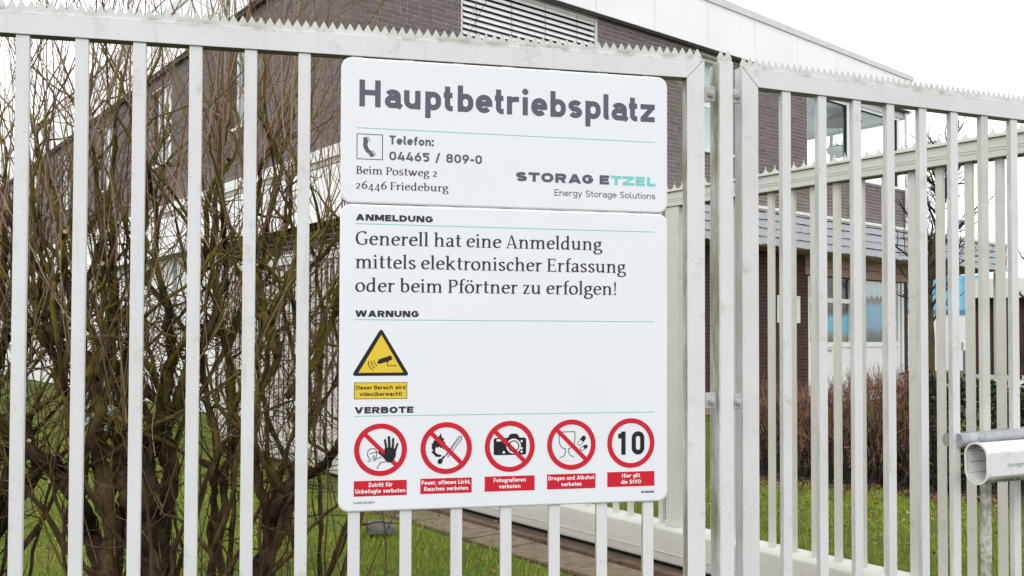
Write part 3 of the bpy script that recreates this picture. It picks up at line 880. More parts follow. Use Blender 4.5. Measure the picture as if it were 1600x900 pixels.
def d_glass(b, w, k):
    q = px(692, 333, 237); g = lambda x, y: k(*q(x, y))
    st = lambda pts: b.stroke([g(*p) for p in pts], .0011, IDT)
    st([(725, 211), (574, 213)] + spline([(574, 213), (571, 290), (582, 335), (606, 362), (633, 369)]) + spline([(633, 369), (632, 408), (614, 440), (578, 452)]))
    st(spline([(725, 211), (725, 295), (714, 338), (692, 361), (666, 368)]) + spline([(666, 368), (664, 400), (682, 434), (718, 445)]))
    for a, c, r in (((772, 322), (812, 272), 19), ((793, 376), (834, 352), 15)):
        m_ = ((a[0] + c[0]) / 2, (a[1] + c[1]) / 2)
        d = math.degrees(math.atan2(-(c[1] - a[1]), c[0] - a[0]))
        A, C2 = g(*a), g(*c); rr = r / 237 * RR
        st2 = arc(A[0], A[1], rr, rr, d + 90, d + 270, 8) + arc(C2[0], C2[1], rr, rr, d - 90, d + 90, 8)
        b.stroke(st2, .0008, IDT, True)
        mm = g(*m_); dx, dy = math.cos(R(d + 90)) * rr, math.sin(R(d + 90)) * rr
        b.put([(mm[0] - dx, mm[1] - dy)] + arc(C2[0], C2[1], rr, rr, d - 90, d + 90, 8) + [(mm[0] + dx, mm[1] + dy)], [tuple(range(11))], IDT)
def d_ten(b, w, k):
    for S, x0, w_ in ((grotesk('1', .40, .20), -.54, .20), (grotesk('0', .60, .20), .03, .20)):
        tf = lambda x, y, x0=x0: k(x0 + x * .90, -.47 + y * .94)
        draw_glyph(b, S, w_, tf)
symbol('no unauthorised entry, face behind a raised hand', .1202, 1.2757, ('Zutritt für', 'Unbefugte verboten'), (.069, .143), (1.1427, 1.1870), d_hand, True, True)
symbol('no fire or smoking, flame and burning match', .3113, 1.2765, ('Feuer, offenes Licht,', 'Rauchen verboten'), (.144, .130), (1.1440, 1.1885), d_fire)
symbol('no photography, black camera', .5016, 1.2773, ('Fotografieren', 'verboten'), (.098, .065), (1.1448, 1.1894), d_cam)
symbol('no drugs or alcohol, wine glass and pills', .6915, 1.2784, ('Drogen und Alkohol', 'verboten'), (.143, .064), (1.1455, 1.1905), d_glass)
symbol('speed limit ten without a bar', .8802, 1.2794, ('Hier gilt', 'die StVO'), (.058, .064), (1.1468, 1.1921), d_ten, False)
ink = Ink(LIFT); caption(ink, 'S.49611.B.AR.5', .0735, 1.1212, .0068, .060, .15); caption(ink, 'BLOMGMA', .9345, 1.1255, .0068, .042, .24)
ink.build('lettering', M['ink_dark'], signB)['label'] = 'tiny print along the bottom edge'

# ------------------------------------------------------------------ rail and newspaper tube on the right leaf
M['galv'] = mottled('galvanised_steel', (0.30, 0.31, 0.33), (0.44, 0.45, 0.47), 25, 0.45, 0.1, 0.001)
M['galv'].node_tree.nodes['Principled BSDF'].inputs['Metallic'].default_value = 0.35
rail = empty('clamp_rail', LP + LD * .905 + Vector((0, 0, 1.2395)), R(21), 'grey metal rail clamped across the bars above the newspaper tube', 'rail')
rail.rotation_euler = (0, R(-1.6), R(21))
def dbar(name, x0, x1, y_flat, sgn, parent):
    m = MB(); h = .0235; n = 10
    prof = [(y_flat, -h), (y_flat + sgn * .006, -h)] + [(y_flat + sgn * (.006 + .020 * math.cos(R(-90 + 180 * i / n))), h * math.sin(R(-90 + 180 * i / n))) for i in range(1, n)] + [(y_flat + sgn * .006, h), (y_flat, h)]
    k = len(prof)
    vs = [(x0, y, z) for y, z in prof] + [(x1, y, z) for y, z in prof]
    fs = [tuple(range(k)), tuple(range(2 * k - 1, k - 1, -1))] + [(i, (i + 1) % k, (i + 1) % k + k, i + k) for i in range(k)]
    m.add(vs, fs)
    me = m.mesh(name); bm = bmesh.new(); bm.from_mesh(me); bmesh.ops.recalc_face_normals(bm, faces=bm.faces); bm.to_mesh(me); bm.free()
    return link(name, me, M['galv'], parent)
dbar('front_rail', .004, .80, .0025, -1, rail)
dbar('back_rail', -.012, .80, .0265, 1, rail)
m = MB(); m.cyl((.085, -.0235, .006), (.085, -.030, .006), .004, n=8); m.build('rivet', M['bolt'], rail)
m = MB(); m.box(.10, .14, -.024, -.010, -.034, -.020); m.box(.55, .59, -.024, -.010, -.034, -.020); m.build('hanger_clip', M['galv'], rail)

def tube_white():
    t = NT('weathered_plastic'); p = t.pos()
    c = t.mix(t.ramp(t.noise(p, 22, 7, 0.7), [(0.54, 0.0), (0.78, 1.0)]), (0.90, 0.895, 0.885), (0.68, 0.665, 0.60))
    c = t.mix(t.math('MULTIPLY', t.ramp(t.noise(t.pos((60, 60, 18)), 1, 5, 0.7), [(0.62, 0.0), (0.74, 1.0)]), 0.5), c, (0.16, 0.16, 0.10))
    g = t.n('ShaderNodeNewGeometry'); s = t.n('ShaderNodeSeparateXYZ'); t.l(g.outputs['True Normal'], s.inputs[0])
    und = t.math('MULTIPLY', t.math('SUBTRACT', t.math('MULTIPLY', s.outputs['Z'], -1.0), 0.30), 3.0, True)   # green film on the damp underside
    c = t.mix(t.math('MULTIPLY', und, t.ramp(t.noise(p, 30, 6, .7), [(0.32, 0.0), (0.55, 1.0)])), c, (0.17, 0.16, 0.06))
    t.base(c); t.rough(0.5, 0.35)
    tl = t.n('ShaderNodeBsdfTranslucent'); t.l(c, tl.inputs['Color'])               # thin white plastic lets some daylight through
    mx = t.n('ShaderNodeMixShader'); mx.inputs[0].default_value = .28
    t.l(t.b.outputs[0], mx.inputs[1]); t.l(tl.outputs[0], mx.inputs[2]); t.l(mx.outputs[0], t.out.inputs[0])
    return t.m
M['plastic'] = tube_white()
paper = empty('newspaper_tube', LP + LD * .915 + Vector((0, 0, 1.1675)), R(21), 'open-ended white plastic newspaper tube hanging in front of the right fence bars', 'newspaper tube')
paper.rotation_euler = (0, R(-1.0), R(21))
def tube_prof(grow, n=7):
    y0, y1, z0, z1 = -.122, -.030, -.071, .071
    return rounded(y0 - grow, y1 + grow, z0 - grow, z1 + grow, .044 + grow, n)
m = MB(); o_, i_ = tube_prof(0), tube_prof(-.0042); k = len(o_)
vs = [(0.0, y, z) for y, z in o_] + [(.46, y, z) for y, z in o_] + [(.46, y, z) for y, z in i_] + [(0.0, y, z) for y, z in i_]
fs = []
for a in range(4):
    for i in range(k):
        fs.append((a * k + i, a * k + (i + 1) % k, ((a + 1) % 4) * k + (i + 1) % k, ((a + 1) % 4) * k + i))
m.add(vs, fs)
me = m.mesh('tube_shell'); bm = bmesh.new(); bm.from_mesh(me); bmesh.ops.recalc_face_normals(bm, faces=bm.faces); bm.to_mesh(me); bm.free()
link('tube_shell', me, M['plastic'], paper)
m = MB(); o2, i2 = tube_prof(.0028), tube_prof(-.0042)
vs = [(-.004, y, z) for y, z in o2] + [(.006, y, z) for y, z in o2] + [(.006, y, z) for y, z in i2] + [(-.004, y, z) for y, z in i2]
m.add(vs, fs); me = m.mesh('rim'); bm = bmesh.new(); bm.from_mesh(me); bmesh.ops.recalc_face_normals(bm, faces=bm.faces); bm.to_mesh(me); bm.free()
link('rim', me, M['plastic'], paper)
for z in (-.038, .0, .038):
    box_part('inner_rib', M['bolt'], paper, .012, .45, -.0362, -.0342, z - .0015, z + .0015)
ft = empty('face_label', (0, 0, 0)); ft.parent = paper
box_part('label_field', M['plastic'], ft, .012, .44, -.1230, -.1223, -.040, .040, .0)
ink = Ink(.1233); serif_line(ink, 'Anzeiger für', .088, .195, -.012, .0145); ink.build('lettering', plain('faded_teal', (.03, .25, .25), .6), ft)
# ------------------------------------------------------------------ sliding gate behind the fence
slide = empty('sliding_gate', GP, GANG, 'long cream sliding gate with scalloped spikes and a heavy bottom beam, behind the fence', 'gate')
GL, GR = -9.05, 3.6
# heavy rounded bottom beam
prof = []
def rr(y0, y1, z0, z1, r): return rounded(y0, y1, z0, z1, r, 5)
prof = rr(0.0, .235, .045, .290, .022)
m = MB(); k = len(prof)
vs = [(GL + .10, y, z) for y, z in prof] + [(GR, y, z) for y, z in prof]
m.add(vs, [tuple(range(k)), tuple(range(2 * k - 1, k - 1, -1))] + [(i, i + k, (i + 1) % k + k, (i + 1) % k) for i in range(k)])
me = m.mesh('bottom_beam'); bm = bmesh.new(); bm.from_mesh(me); bmesh.ops.recalc_face_normals(bm, faces=bm.faces)
for f in bm.faces: f.smooth = len(f.verts) == 4
bm.to_mesh(me); bm.free(); link('bottom_beam', me, M['slide'], slide)
m = MB(); vs2 = [(GL - .02, y * .8 + .02, (z - .1675) * .78 + .1675) for y, z in prof] + [(GL + .102, y * 1.01 - .001, (z - .1675) * 1.01 + .1675) for y, z in prof]
m.add(vs2, [tuple(range(k)), tuple(range(2 * k - 1, k - 1, -1))] + [(i, i + k, (i + 1) % k + k, (i + 1) % k) for i in range(k)])
me = m.mesh('end_cap'); bm = bmesh.new(); bm.from_mesh(me); bmesh.ops.recalc_face_normals(bm, faces=bm.faces); bm.to_mesh(me); bm.free(); link('end_cap', me, M['slide'], slide)
# groove lip along the front of the beam
m = MB(); m.box(GL + .11, GR, -.004, .003, .118, .124); m.build('beam_lip', M['slide'], slide)
m = MB(); m.box(GL + .05, GR, .070, .165, 2.525, 2.628); m.build('top_rail', M['slide'], slide, bevel=.004)
m = MB(); m.box(GL + .05, GR, .058, .176, 2.6285, 2.637); m.build('rail_cap', M['slide'], slide)
for z in (2.562, 2.576):
    m = MB(); m.box(GL + .06, GR, .0675, .0710, z, z + .0045); m.build('rail_groove', M['slide'], slide)
# scalloped crest: a row of half-round cuts between needle points
m = MB(); pt = .0700; n = int((GR - GL - .1) / pt)
for i in range(n):
    x0 = GL + .06 + i * pt
    A = [(x0 + pt / 2 + (pt / 2 - .0012) * math.cos(R(180 + 180 * q / 8)), 2.691 + .036 * math.sin(R(180 + 180 * q / 8))) for q in range(9)]
    for q in range(8):
        (xa, za), (xb, zb) = A[q], A[q + 1]
        m.prism([(xa, 2.637), (xb, 2.637), (xb, zb), (xa, za)], .112, .116)
    m.prism([(x0 - .0012, 2.637), (x0 + .0012, 2.637), (x0 + .0012, 2.691), (x0, 2.700), (x0 - .0012, 2.691)], .112, .116)
m.build('scalloped_crest', M['slide'], slide)
gb = [.162 + .1545 * k for k in range(0, 23)] + [-.155 - .1545 * k for k in range(0, 56)]
bars(slide, M['slide'], gb, .2895, 2.525, .039, .030, .103)
box_part('stile', M['slide'], slide, -.083, .040, .078, .158, .2897, 2.5248, .003)
box_part('stile', M['slide'], slide, GL + .06, GL + .16, .078, .158, .2897, 2.5248, .003)

# ------------------------------------------------------------------ paving along the gate: brown kerb stones and slabs
M['slab'] = mottled('concrete_slab', (0.215, 0.17, 0.115), (0.13, 0.10, 0.065), 9, 0.9, 0.5, 0.004)
M['slab_moss'] = mottled('mossy_slab', (0.17, 0.14, 0.085), (0.095, 0.10, 0.03), 6, 0.92, 0.5, 0.004)
M['kerb'] = mottled('brown_kerb', (0.15, 0.095, 0.066), (0.075, 0.052, 0.038), 10, 0.9, 0.4, 0.004)
M['joint'] = mottled('sandy_soil', (0.065, 0.050, 0.032), (0.10, 0.08, 0.05), 40, 0.95, 0.5, 0.006)
pav = empty('gate_paving', GP, GANG)
tag(pav, kind='structure')
box_part('bedding', M['joint'], pav, -3.3, 3.8, -.60, .45, -.06, .012)
def pieces(name, mats, x0, x1, L, y0, y1, z0, z1, jit=.004, gap=.008):
    x = x0; done = {}
    while x < x1:
        w = L
        mt = random.choice(mats)
        key = mt.name
        if key not in done:
            m = MB(); m.box(gap / 2, w - gap / 2, y0 + gap / 2, y1 - gap / 2, z0, z1)
            done[key] = m.mesh(name, bevel=.005); done[key].materials.append(mt)
        o = link(name, done[key], None, pav, loc=(x, random.uniform(-.006, .006), random.uniform(-jit, jit)),
                 rot=(random.uniform(-.010, .010), random.uniform(-.008, .008), random.uniform(-.012, .012)))
        x += w
pieces('kerb_stone', [M['kerb']], -3.2, 3.4, .98, -.205, -.135, -.05, .050, .003)
pieces('paving_slab', [M['slab'], M['slab'], M['slab_moss']], -2.75, 3.4, .40, -.575, -.210, -.05, .020)
box_part('track_bed', M['joint'], pav, -3.3, 3.4, -.130, .30, -.05, .022)

# clay ridge tile lying on the grass
M['tile'] = mottled('weathered_tile', (0.085, 0.078, 0.075), (0.16, 0.15, 0.145), 24, 0.85, 0.4, 0.003)
rt = empty('ridge_tile', (-1.055, 7.245, .0), R(14), 'grey half-round roof tile lying on the lawn below the sign', 'tile')
m = MB(); n = 12; ro, ri = .098, .084
vs = []
for x in (-.105, .105):
    for r_ in (ro, ri):
        vs += [(x, .02 + r_ * math.cos(R(-18 + 196 * i / n)), .035 + r_ * math.sin(R(-18 + 196 * i / n)) * .92) for i in range(n + 1)]
q = n + 1; fs = []
for i in range(n):
    fs += [(i, i + 1, 2 * q + i + 1, 2 * q + i), (q + i, 3 * q + i, 3 * q + i + 1, q + i + 1),
           (i, q + i, q + i + 1, i + 1), (2 * q + i, 2 * q + i + 1, 3 * q + i + 1, 3 * q + i)]
fs += [(0, 2 * q, 3 * q, q), (n, q + n, 3 * q + n, 2 * q + n)]
m.add(vs, fs); me = m.mesh('tile_body', bevel=.0); bm = bmesh.new(); bm.from_mesh(me); bmesh.ops.recalc_face_normals(bm, faces=bm.faces); bm.to_mesh(me); bm.free()
link('tile_body', me, M['tile'], rt)
m = MB(); m.box(-.118, -.104, -.088, .125, .070, .112); m.build('tile_collar', M['kerb'], rt, bevel=.004)
# ------------------------------------------------------------------ the brick office building
def brick_mat(name, rnd):
    t = NT(name); p = t.pos()
    r = (t.n('ShaderNodeObjectInfo').outputs['Random'] if rnd == 'object' else t.n('ShaderNodeNewGeometry').outputs['Random Per Island'])
    c = t.ramp(r, [(0.0, (0.098, 0.079, 0.079)), (0.35, (0.134, 0.109, 0.109)), (0.7, (0.166, 0.138, 0.137)), (1.0, (0.118, 0.092, 0.090))])
    c = t.mix(t.ramp(t.noise(p, 30, 5, .7), [(0.4, 0.0), (0.75, 1.0)]), c, (0.20, 0.165, 0.16))
    t.base(c); t.rough(0.85, 0.25); t.bump(t.noise(p, 120, 3), 0.4, 0.003)
    return t.m
def brick_dark(name):  # red-brown brick, its colour darkened for the canopy's shade
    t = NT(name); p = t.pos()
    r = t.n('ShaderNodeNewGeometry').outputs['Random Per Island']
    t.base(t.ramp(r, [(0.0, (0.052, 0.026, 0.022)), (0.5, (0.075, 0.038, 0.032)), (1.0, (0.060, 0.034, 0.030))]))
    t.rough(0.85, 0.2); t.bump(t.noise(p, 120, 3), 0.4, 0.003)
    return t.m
M['brick'] = brick_mat('mauve_brick', 'object')
M['brick_mass'] = brick_mat('mauve_brickwork', 'island')
M['brick_dark'] = brick_dark('red_brown_brick_shaded')
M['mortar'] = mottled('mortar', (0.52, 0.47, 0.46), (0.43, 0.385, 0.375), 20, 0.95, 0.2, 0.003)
M['mortar_dark'] = mottled('mortar_ground_floor_shaded', (0.15, 0.12, 0.11), (0.11, 0.085, 0.078), 20, 0.95, 0.2, 0.003)  # mortar copy with the canopy shade put into its colour
M['cladding'] = mottled('white_cladding', (0.87, 0.865, 0.90), (0.825, 0.82, 0.85), 1.2, 0.5, 0.05, 0.002)
M['trim'] = mottled('grey_white_trim', (0.66, 0.65, 0.67), (0.58, 0.57, 0.59), 4, 0.5, 0.05, 0.002)
M['frame'] = mottled('white_frame', (0.78, 0.79, 0.79), (0.70, 0.71, 0.70), 6, 0.45, 0.0)
M['seal'] = plain('dark_seal', (0.02, 0.02, 0.025), 0.6)
M['slate'] = mottled('pale_blue_slate', (0.43, 0.455, 0.495), (0.365, 0.385, 0.425), 12, 0.55, 0.2, 0.003)
M['soffit'] = mottled('brown_board', (0.37, 0.25, 0.21), (0.31, 0.20, 0.165), 8, 0.7, 0.2, 0.002)
M['dark_panel'] = plain('dark_brown_panel', (0.035, 0.026, 0.026), 0.6)
M['ceiling'] = plain('room_ceiling', (0.84, 0.88, 0.90), 0.8)
def glass_mat(name, tint, refl):
    t = NT(name)
    t.t.nodes.remove(t.b)
    tr = t.n('ShaderNodeBsdfTransparent'); tr.inputs['Color'].default_value = (*tint, 1)
    gl = t.n('ShaderNodeBsdfGlossy'); gl.inputs['Roughness'].default_value = 0.02
    fr = t.n('ShaderNodeLayerWeight')
    mx = t.n('ShaderNodeMixShader')
    t.l(t.math('ADD', t.math('MULTIPLY', t.math('POWER', fr.outputs['Facing'], 5.0), .8), refl, True), mx.inputs[0])
    t.l(tr.outputs[0], mx.inputs[1]); t.l(gl.outputs[0], mx.inputs[2]); t.l(mx.outputs[0], t.out.inputs[0])
    return t.m
M['glass'] = glass_mat('window_glass', (0.95, 0.985, 0.985), 0.03)
M['glass_dark'] = plain('dark_window_glass', (0.018, 0.020, 0.026), 0.05, 0.6)
M['glass_grey'] = plain('grey_window_glass', (0.16, 0.19, 0.20), 0.06, 0.6)

BC = Vector((-2.481, 13.7, 0)); BANG = math.atan2(0.6229901, 0.78222972)
bld = empty('office_building', BC, BANG, 'two-storey brown brick office building with white fascia panels and a slate-edged canopy', 'building')
FR = lambda u, o, z: (u, -o, z)           # right facade: u to the right, o outward
FL = lambda u, o, z: (-o, u, z)           # left facade: u away from the corner
def fbox(m, fac, u0, u1, o0, o1, z0, z1):
    a, b = fac(u0, o0, z0), fac(u1, o1, z1)
    m.box(min(a[0], b[0]), max(a[0], b[0]), min(a[1], b[1]), max(a[1], b[1]), z0, z1)
def fpart(name, mat, parent, fac, u0, u1, o0, o1, z0, z1, bevel=0.0):
    m = MB(); fbox(m, fac, u0, u1, o0, o1, z0, z1)
    return m.build(name, mat, parent, bevel=bevel)

def wall_cells(u0, u1, z0, z1, ops):
    us = sorted({u0, u1, *[q for o in ops for q in o[:2] if u0 < q < u1]})
    zs = sorted({z0, z1, *[q for o in ops for q in o[2:] if z0 < q < z1]})
    for i in range(len(us) - 1):
        run = None
        for j in range(len(zs) - 1):
            cu, cz = (us[i] + us[i + 1]) / 2, (zs[j] + zs[j + 1]) / 2
            hole = any(o[0] < cu < o[1] and o[2] < cz < o[3] for o in ops)
            if not hole:
                run = [zs[j], zs[j + 1]] if run is None else [run[0], zs[j + 1]]
            if hole and run: yield us[i], us[i + 1], run[0], run[1]; run = None
        if run: yield us[i], us[i + 1], run[0], run[1]

OPS_R = [(2.05, 5.25, 5.55, 7.70), (7.98, 9.30, 5.60, 7.62), (12.15, 16.83, 5.60, 7.90), (12.16, 16.66, 0.0, 3.12)]
WINS = [3.65 + 4.9 * k for k in range(6)]
OPS_L = [(a, a + 1.66, 5.64, 7.45) for a in WINS] + [(5.6, 30.6, 0.0, 3.40)]
wallR = MB(); wallR2 = MB(); wallL = MB()
for c in wall_cells(0, 16.83, 3.6, 7.76, OPS_R): fbox(wallR, FR, c[0], c[1], -.30, 0, c[2], c[3])
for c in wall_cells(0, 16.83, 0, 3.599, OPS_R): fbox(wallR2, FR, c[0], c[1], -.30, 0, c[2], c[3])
for c in wall_cells(.301, 31, 0, 7.76, OPS_L): fbox(wallL, FL, c[0], c[1], -.30, 0, c[2], c[3])
fbox(wallL, FL, 0.0, .3, -.29, -.001, 0, 7.76)
wR = wallR.build('wall', M['mortar'], bld)
wG = wallR2.build('wall', M['mortar_dark'], bld); wG['label'] = 'brick ground floor wall, coloured dark for the canopy shade'
wL = wallL.build('wall', M['mortar'], bld)

CH = .0833
def courses(u0, u1, z0, z1, ops, seed):
    rnd = random.Random(seed)
    z = z0; k = 0
    while z + .071 <= z1 + .02:
        u = u0 + (0.0 if k % 2 == 0 else .122 if rnd.random() < .6 else .06)
        if u > u0 + .03: yield u0, u - .011, z, z + .071
        while u < u1 - .02:
            w = .240 if rnd.random() < .74 else .115
            a, b = u, min(u + w, u1)
            segs = [(a, b)]
            for o in ops:
                if z + .06 > o[2] and z + .012 < o[3]:
                    nxt = []
                    for s in segs:
                        if s[1] <= o[0] or s[0] >= o[1]: nxt.append(s); continue
                        if s[0] < o[0]: nxt.append((s[0], o[0]))
                        if s[1] > o[1]: nxt.append((o[1], s[1]))
                    segs = nxt
            for s in segs:
                if s[1] - s[0] > .03: yield s[0], s[1], z, z + .071
            u += w + .011
        z += CH; k += 1

cam_inv = cam.matrix_world.inverted()
bmat = Matrix.Translation(BC) @ Matrix.Rotation(BANG, 4, 'Z')
def pix(p):
    q = cam_inv @ (bmat @ Vector(p))
    return 800 + 1400 * q.x / -q.z, 496 - 1400 * q.y / -q.z, -q.z

def brick_into(m, fac, b, d):
    u0, u1, z0, z1 = b
    P = [fac(u0, d, z0), fac(u1, d, z0), fac(u1, d, z1), fac(u0, d, z1), fac(u0, 0, z0), fac(u1, 0, z0), fac(u1, 0, z1), fac(u0, 0, z1)]
    m.add(P, [(0, 1, 2, 3), (0, 4, 5, 1), (1, 5, 6, 2), (2, 6, 7, 3), (3, 7, 4, 0)])
    
SEEN = [(552, 722, -5, 52), (930, 1050, 5, 88), (1040, 1078, 120, 288), (1182, 1264, 140, 282), (1182, 1420, 284, 362)]
rightB = list(courses(0, 16.83, 3.66, 7.74, OPS_R, 3))
leftB = list(courses(0.0, 31, 3.66, 7.74, OPS_L, 4))
cand = []
for i, b in enumerate(rightB):
    x, y, d = pix(FR((b[0] + b[1]) / 2, 0, (b[2] + b[3]) / 2))
    if b[1] - b[0] > .2 and any(s[0] < x < s[1] and s[2] < y < s[3] for s in SEEN): cand.append((d, i))
cand.sort()
single = {i for d, i in cand[:300]}
bm1 = MB(); bm1.add([(-.12, -.0075, 0), (.12, -.0075, 0), (.12, -.0075, .071), (-.12, -.0075, .071), (-.12, .004, 0), (.12, .004, 0), (.12, .004, .071), (-.12, .004, .071)],
                    [(0, 1, 2, 3), (0, 4, 5, 1), (1, 5, 6, 2), (2, 6, 7, 3), (3, 7, 4, 0)])
brick_me = bm1.mesh('brick'); brick_me.materials.append(M['brick'])
massR, massL, massG, massGL = MB(), MB(), MB(), MB()
for i, b in enumerate(rightB):
    dep = .0055 + random.uniform(-.002, .002)
    if i in single:
        o = link('brick', brick_me, None, wR, loc=((b[0] + b[1]) / 2, -(dep - .0075), b[2]))
        o.scale = ((b[1] - b[0]) / .24, 1, 1)
    else: brick_into(massR, FR, b, dep)
for b in leftB: brick_into(massL, FL, b, .0065 + random.uniform(-.002, .0025))
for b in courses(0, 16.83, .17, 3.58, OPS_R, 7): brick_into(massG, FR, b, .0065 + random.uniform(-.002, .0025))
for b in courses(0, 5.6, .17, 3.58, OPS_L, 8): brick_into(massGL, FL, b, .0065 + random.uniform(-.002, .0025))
tag(massR.build('brickwork', M['brick_mass'], wR), kind='stuff')
tag(massL.build('brickwork', M['brick_mass'], wL), kind='stuff')
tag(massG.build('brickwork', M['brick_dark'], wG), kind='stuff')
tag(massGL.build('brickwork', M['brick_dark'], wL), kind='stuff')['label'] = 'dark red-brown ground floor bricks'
m = MB(); fbox(m, FR, 0, 12.15, .001, .03, 0, .155); fbox(m, FL, .0, 5.59, .001, .03, 0, .155); m.build('plinth', M['soffit'], bld)

# roof edge: white cladding panels with a cap
topR = lambda u: 8.87 - .0172 * u
capR = lambda u: 9.07 - .0215 * u
def sloped(m, u0, u1, o0, o1, z0, f0, f1):
    a = [FR(u0, o1, z0), FR(u1, o1, z0), FR(u1, o1, f1), FR(u0, o1, f0), FR(u0, o0, z0), FR(u1, o0, z0), FR(u1, o0, f1), FR(u0, o0, f0)]
    m.add(a, [(0, 1, 2, 3), (7, 6, 5, 4), (0, 4, 5, 1), (1, 5, 6, 2), (2, 6, 7, 3), (3, 7, 4, 0)])
fas = fpart('fascia', M['dark_panel'], bld, FR, .02, 16.78, -.28, .095, 7.765, 8.55)
u = .172 - 1.63
edges = [-.10] + [.172 + 1.63 * k for k in range(0, 11)] + [16.93]
for a, b in zip(edges[:-1], edges[1:]):
    if b - a < .05: continue
    m = MB(); sloped(m, a + .006, b - .006, .10, .135, 7.745, topR(a), topR(b)); m.build('cladding_panel', M['cladding'], fas)
m = MB(); sloped(m, 16.80, 16.932, -3.9, .098, 7.70, topR(16.9), topR(16.9)); m.build('cladding_panel', M['cladding'], fas)
m = MB(); sloped(m, -.16, 16.95, -.25, .165, 8.55, topR(-.1) + .02, topR(16.95) + .02)
m.v = [(x, y, (capR(x) if i in (2, 3, 6, 7) else topR(x) + .004)) for i, (x, y, z) in enumerate(m.v)]
m.build('roof_cap', M['trim'], fas)
fasL = fpart('fascia', M['dark_panel'], bld, FL, .12, 30.9, -.28, .095, 7.765, 8.5)
v = -.095
while v < 30.9:
    w = min(v + 1.63, 31)
    m = MB(); fbox(m, FL, v + .006, w - .006, .10, .134, 7.80, 8.868); m.build('cladding_panel', M['cladding'], fasL); v += 1.63
fpart('roof_cap', M['trim'], fasL, FL, .12, 31, -.25, .163, 8.872, 9.068)
fpart('eaves_board', M['dark_panel'], bld, FL, .14, 30.95, .004, .094, 7.72, 7.764)
fpart('eaves_board', M['dark_panel'], bld, FR, .0, 16.78, .004, .094, 7.70, 7.764)
m = MB(); m.box(.29, 16.75, .29, 30.9, 8.40, 8.46); m.build('roof', M['trim'], bld)

# louvred window
lv = fpart('window', M['frame'], bld, FR, 2.055, 2.10, -.16, -.02, 5.56, 7.69); lv['label'] = 'wide window behind white louvre slats'
fpart('frame', M['frame'], lv, FR, 5.20, 5.245, -.16, -.02, 5.56, 7.69)
fpart('frame', M['frame'], lv, FR, 2.101, 5.199, -.16, -.03, 7.635, 7.69)
fpart('frame', M['frame'], lv, FR, 2.101, 5.199, -.16, -.03, 5.56, 5.60)
fpart('pane', M['glass_dark'], lv, FR, 2.101, 5.199, -.17, -.165, 5.56, 7.69)
sm = MB()
sm.add([(2.12, .020, .0), (5.185, .020, .0), (5.185, .056, .072), (2.12, .056, .072), (2.12, .024, -.002), (5.185, .024, -.002), (5.185, .060, .070), (2.12, .060, .070)],
       [(0, 1, 2, 3), (7, 6, 5, 4), (0, 4, 5, 1), (2, 6, 7, 3), (0, 3, 7, 4), (1, 5, 6, 2)])
slat_me = sm.mesh('slat'); slat_me.materials.append(M['frame'])
z = 5.63
while z < 7.60:
    o = link('slat', slat_me, None, lv, loc=(0, random.uniform(-.002, .002), z)); o.rotation_euler = (0, random.uniform(-.0006, .0006), 0); z += .1015
for u in (2.38, 3.16, 3.94, 4.72):
    m = MB(); m.cyl((u, .018, 5.6), (u, .018, 7.66), .0035, n=6); m.build('ladder_cord', M['seal'], lv)
fpart('sill', M['frame'], lv, FR, 2.0, 5.3, .008, .06, 5.50, 5.545)

def window(fac, u0, u1, z0, z1, glass, mull=(), trans=(), dep=.10, sill=True, lab=None, fw=.06):
    w = fpart('window', M['frame'], bld, fac, u0, u0 + fw, -dep - .05, -dep, z0, z1)
    if lab: w['label'] = lab
    fpart('frame', M['frame'], w, fac, u1 - fw, u1, -dep - .05, -dep, z0, z1)
    fpart('frame', M['frame'], w, fac, u0 + fw + .0005, u1 - fw - .0005, -dep - .05, -dep, z1 - fw, z1)
    fpart('frame', M['frame'], w, fac, u0 + fw + .0005, u1 - fw - .0005, -dep - .05, -dep, z0, z0 + fw)
    for q in mull: fpart('mullion', M['frame'], w, fac, q - fw * .7, q + fw * .7, -dep - .052, -dep + .002, z0 + fw + .0005, z1 - fw - .0005)
    for q in trans: fpart('transom', M['frame'], w, fac, u0 + fw + .0005, u1 - fw - .0005, -dep - .046, -dep - .004, q - fw * .6, q + fw * .6)
    fpart('pane', glass, w, fac, u0 + fw * .8, u1 - fw * .8, -dep - .028, -dep - .024, z0 + fw * .8, z1 - fw * .8)
    if sill: fpart('sill', M['frame'], w, fac, u0 - .06, u1 + .06, -dep, .07, z0 - .055, z0 - .006)
    return w
M['curtain'] = plain('net_curtain', (0.74, 0.80, 0.82), 0.9)
w = window(FR, 7.985, 9.295, 5.605, 7.615, M['glass'], (), (6.6,))
fpart('curtain', M['curtain'], w, FR, 8.0, 9.28, -.31, -.30, 5.61, 7.61)
for a in WINS:
    w = window(FL, a + .005, a + 1.12, 5.645, 7.445, M['glass_grey'], (a + .62,), (), .06, True)
    fpart('side_panel', M['dark_panel'], w, FL, a + 1.125, a + 1.655, -.20, -.12, 5.645, 7.445)
    fpart('curtain', M['curtain'], w, FL, a + .10, a + .42, -.083, -.0815, 5.71, 7.38)

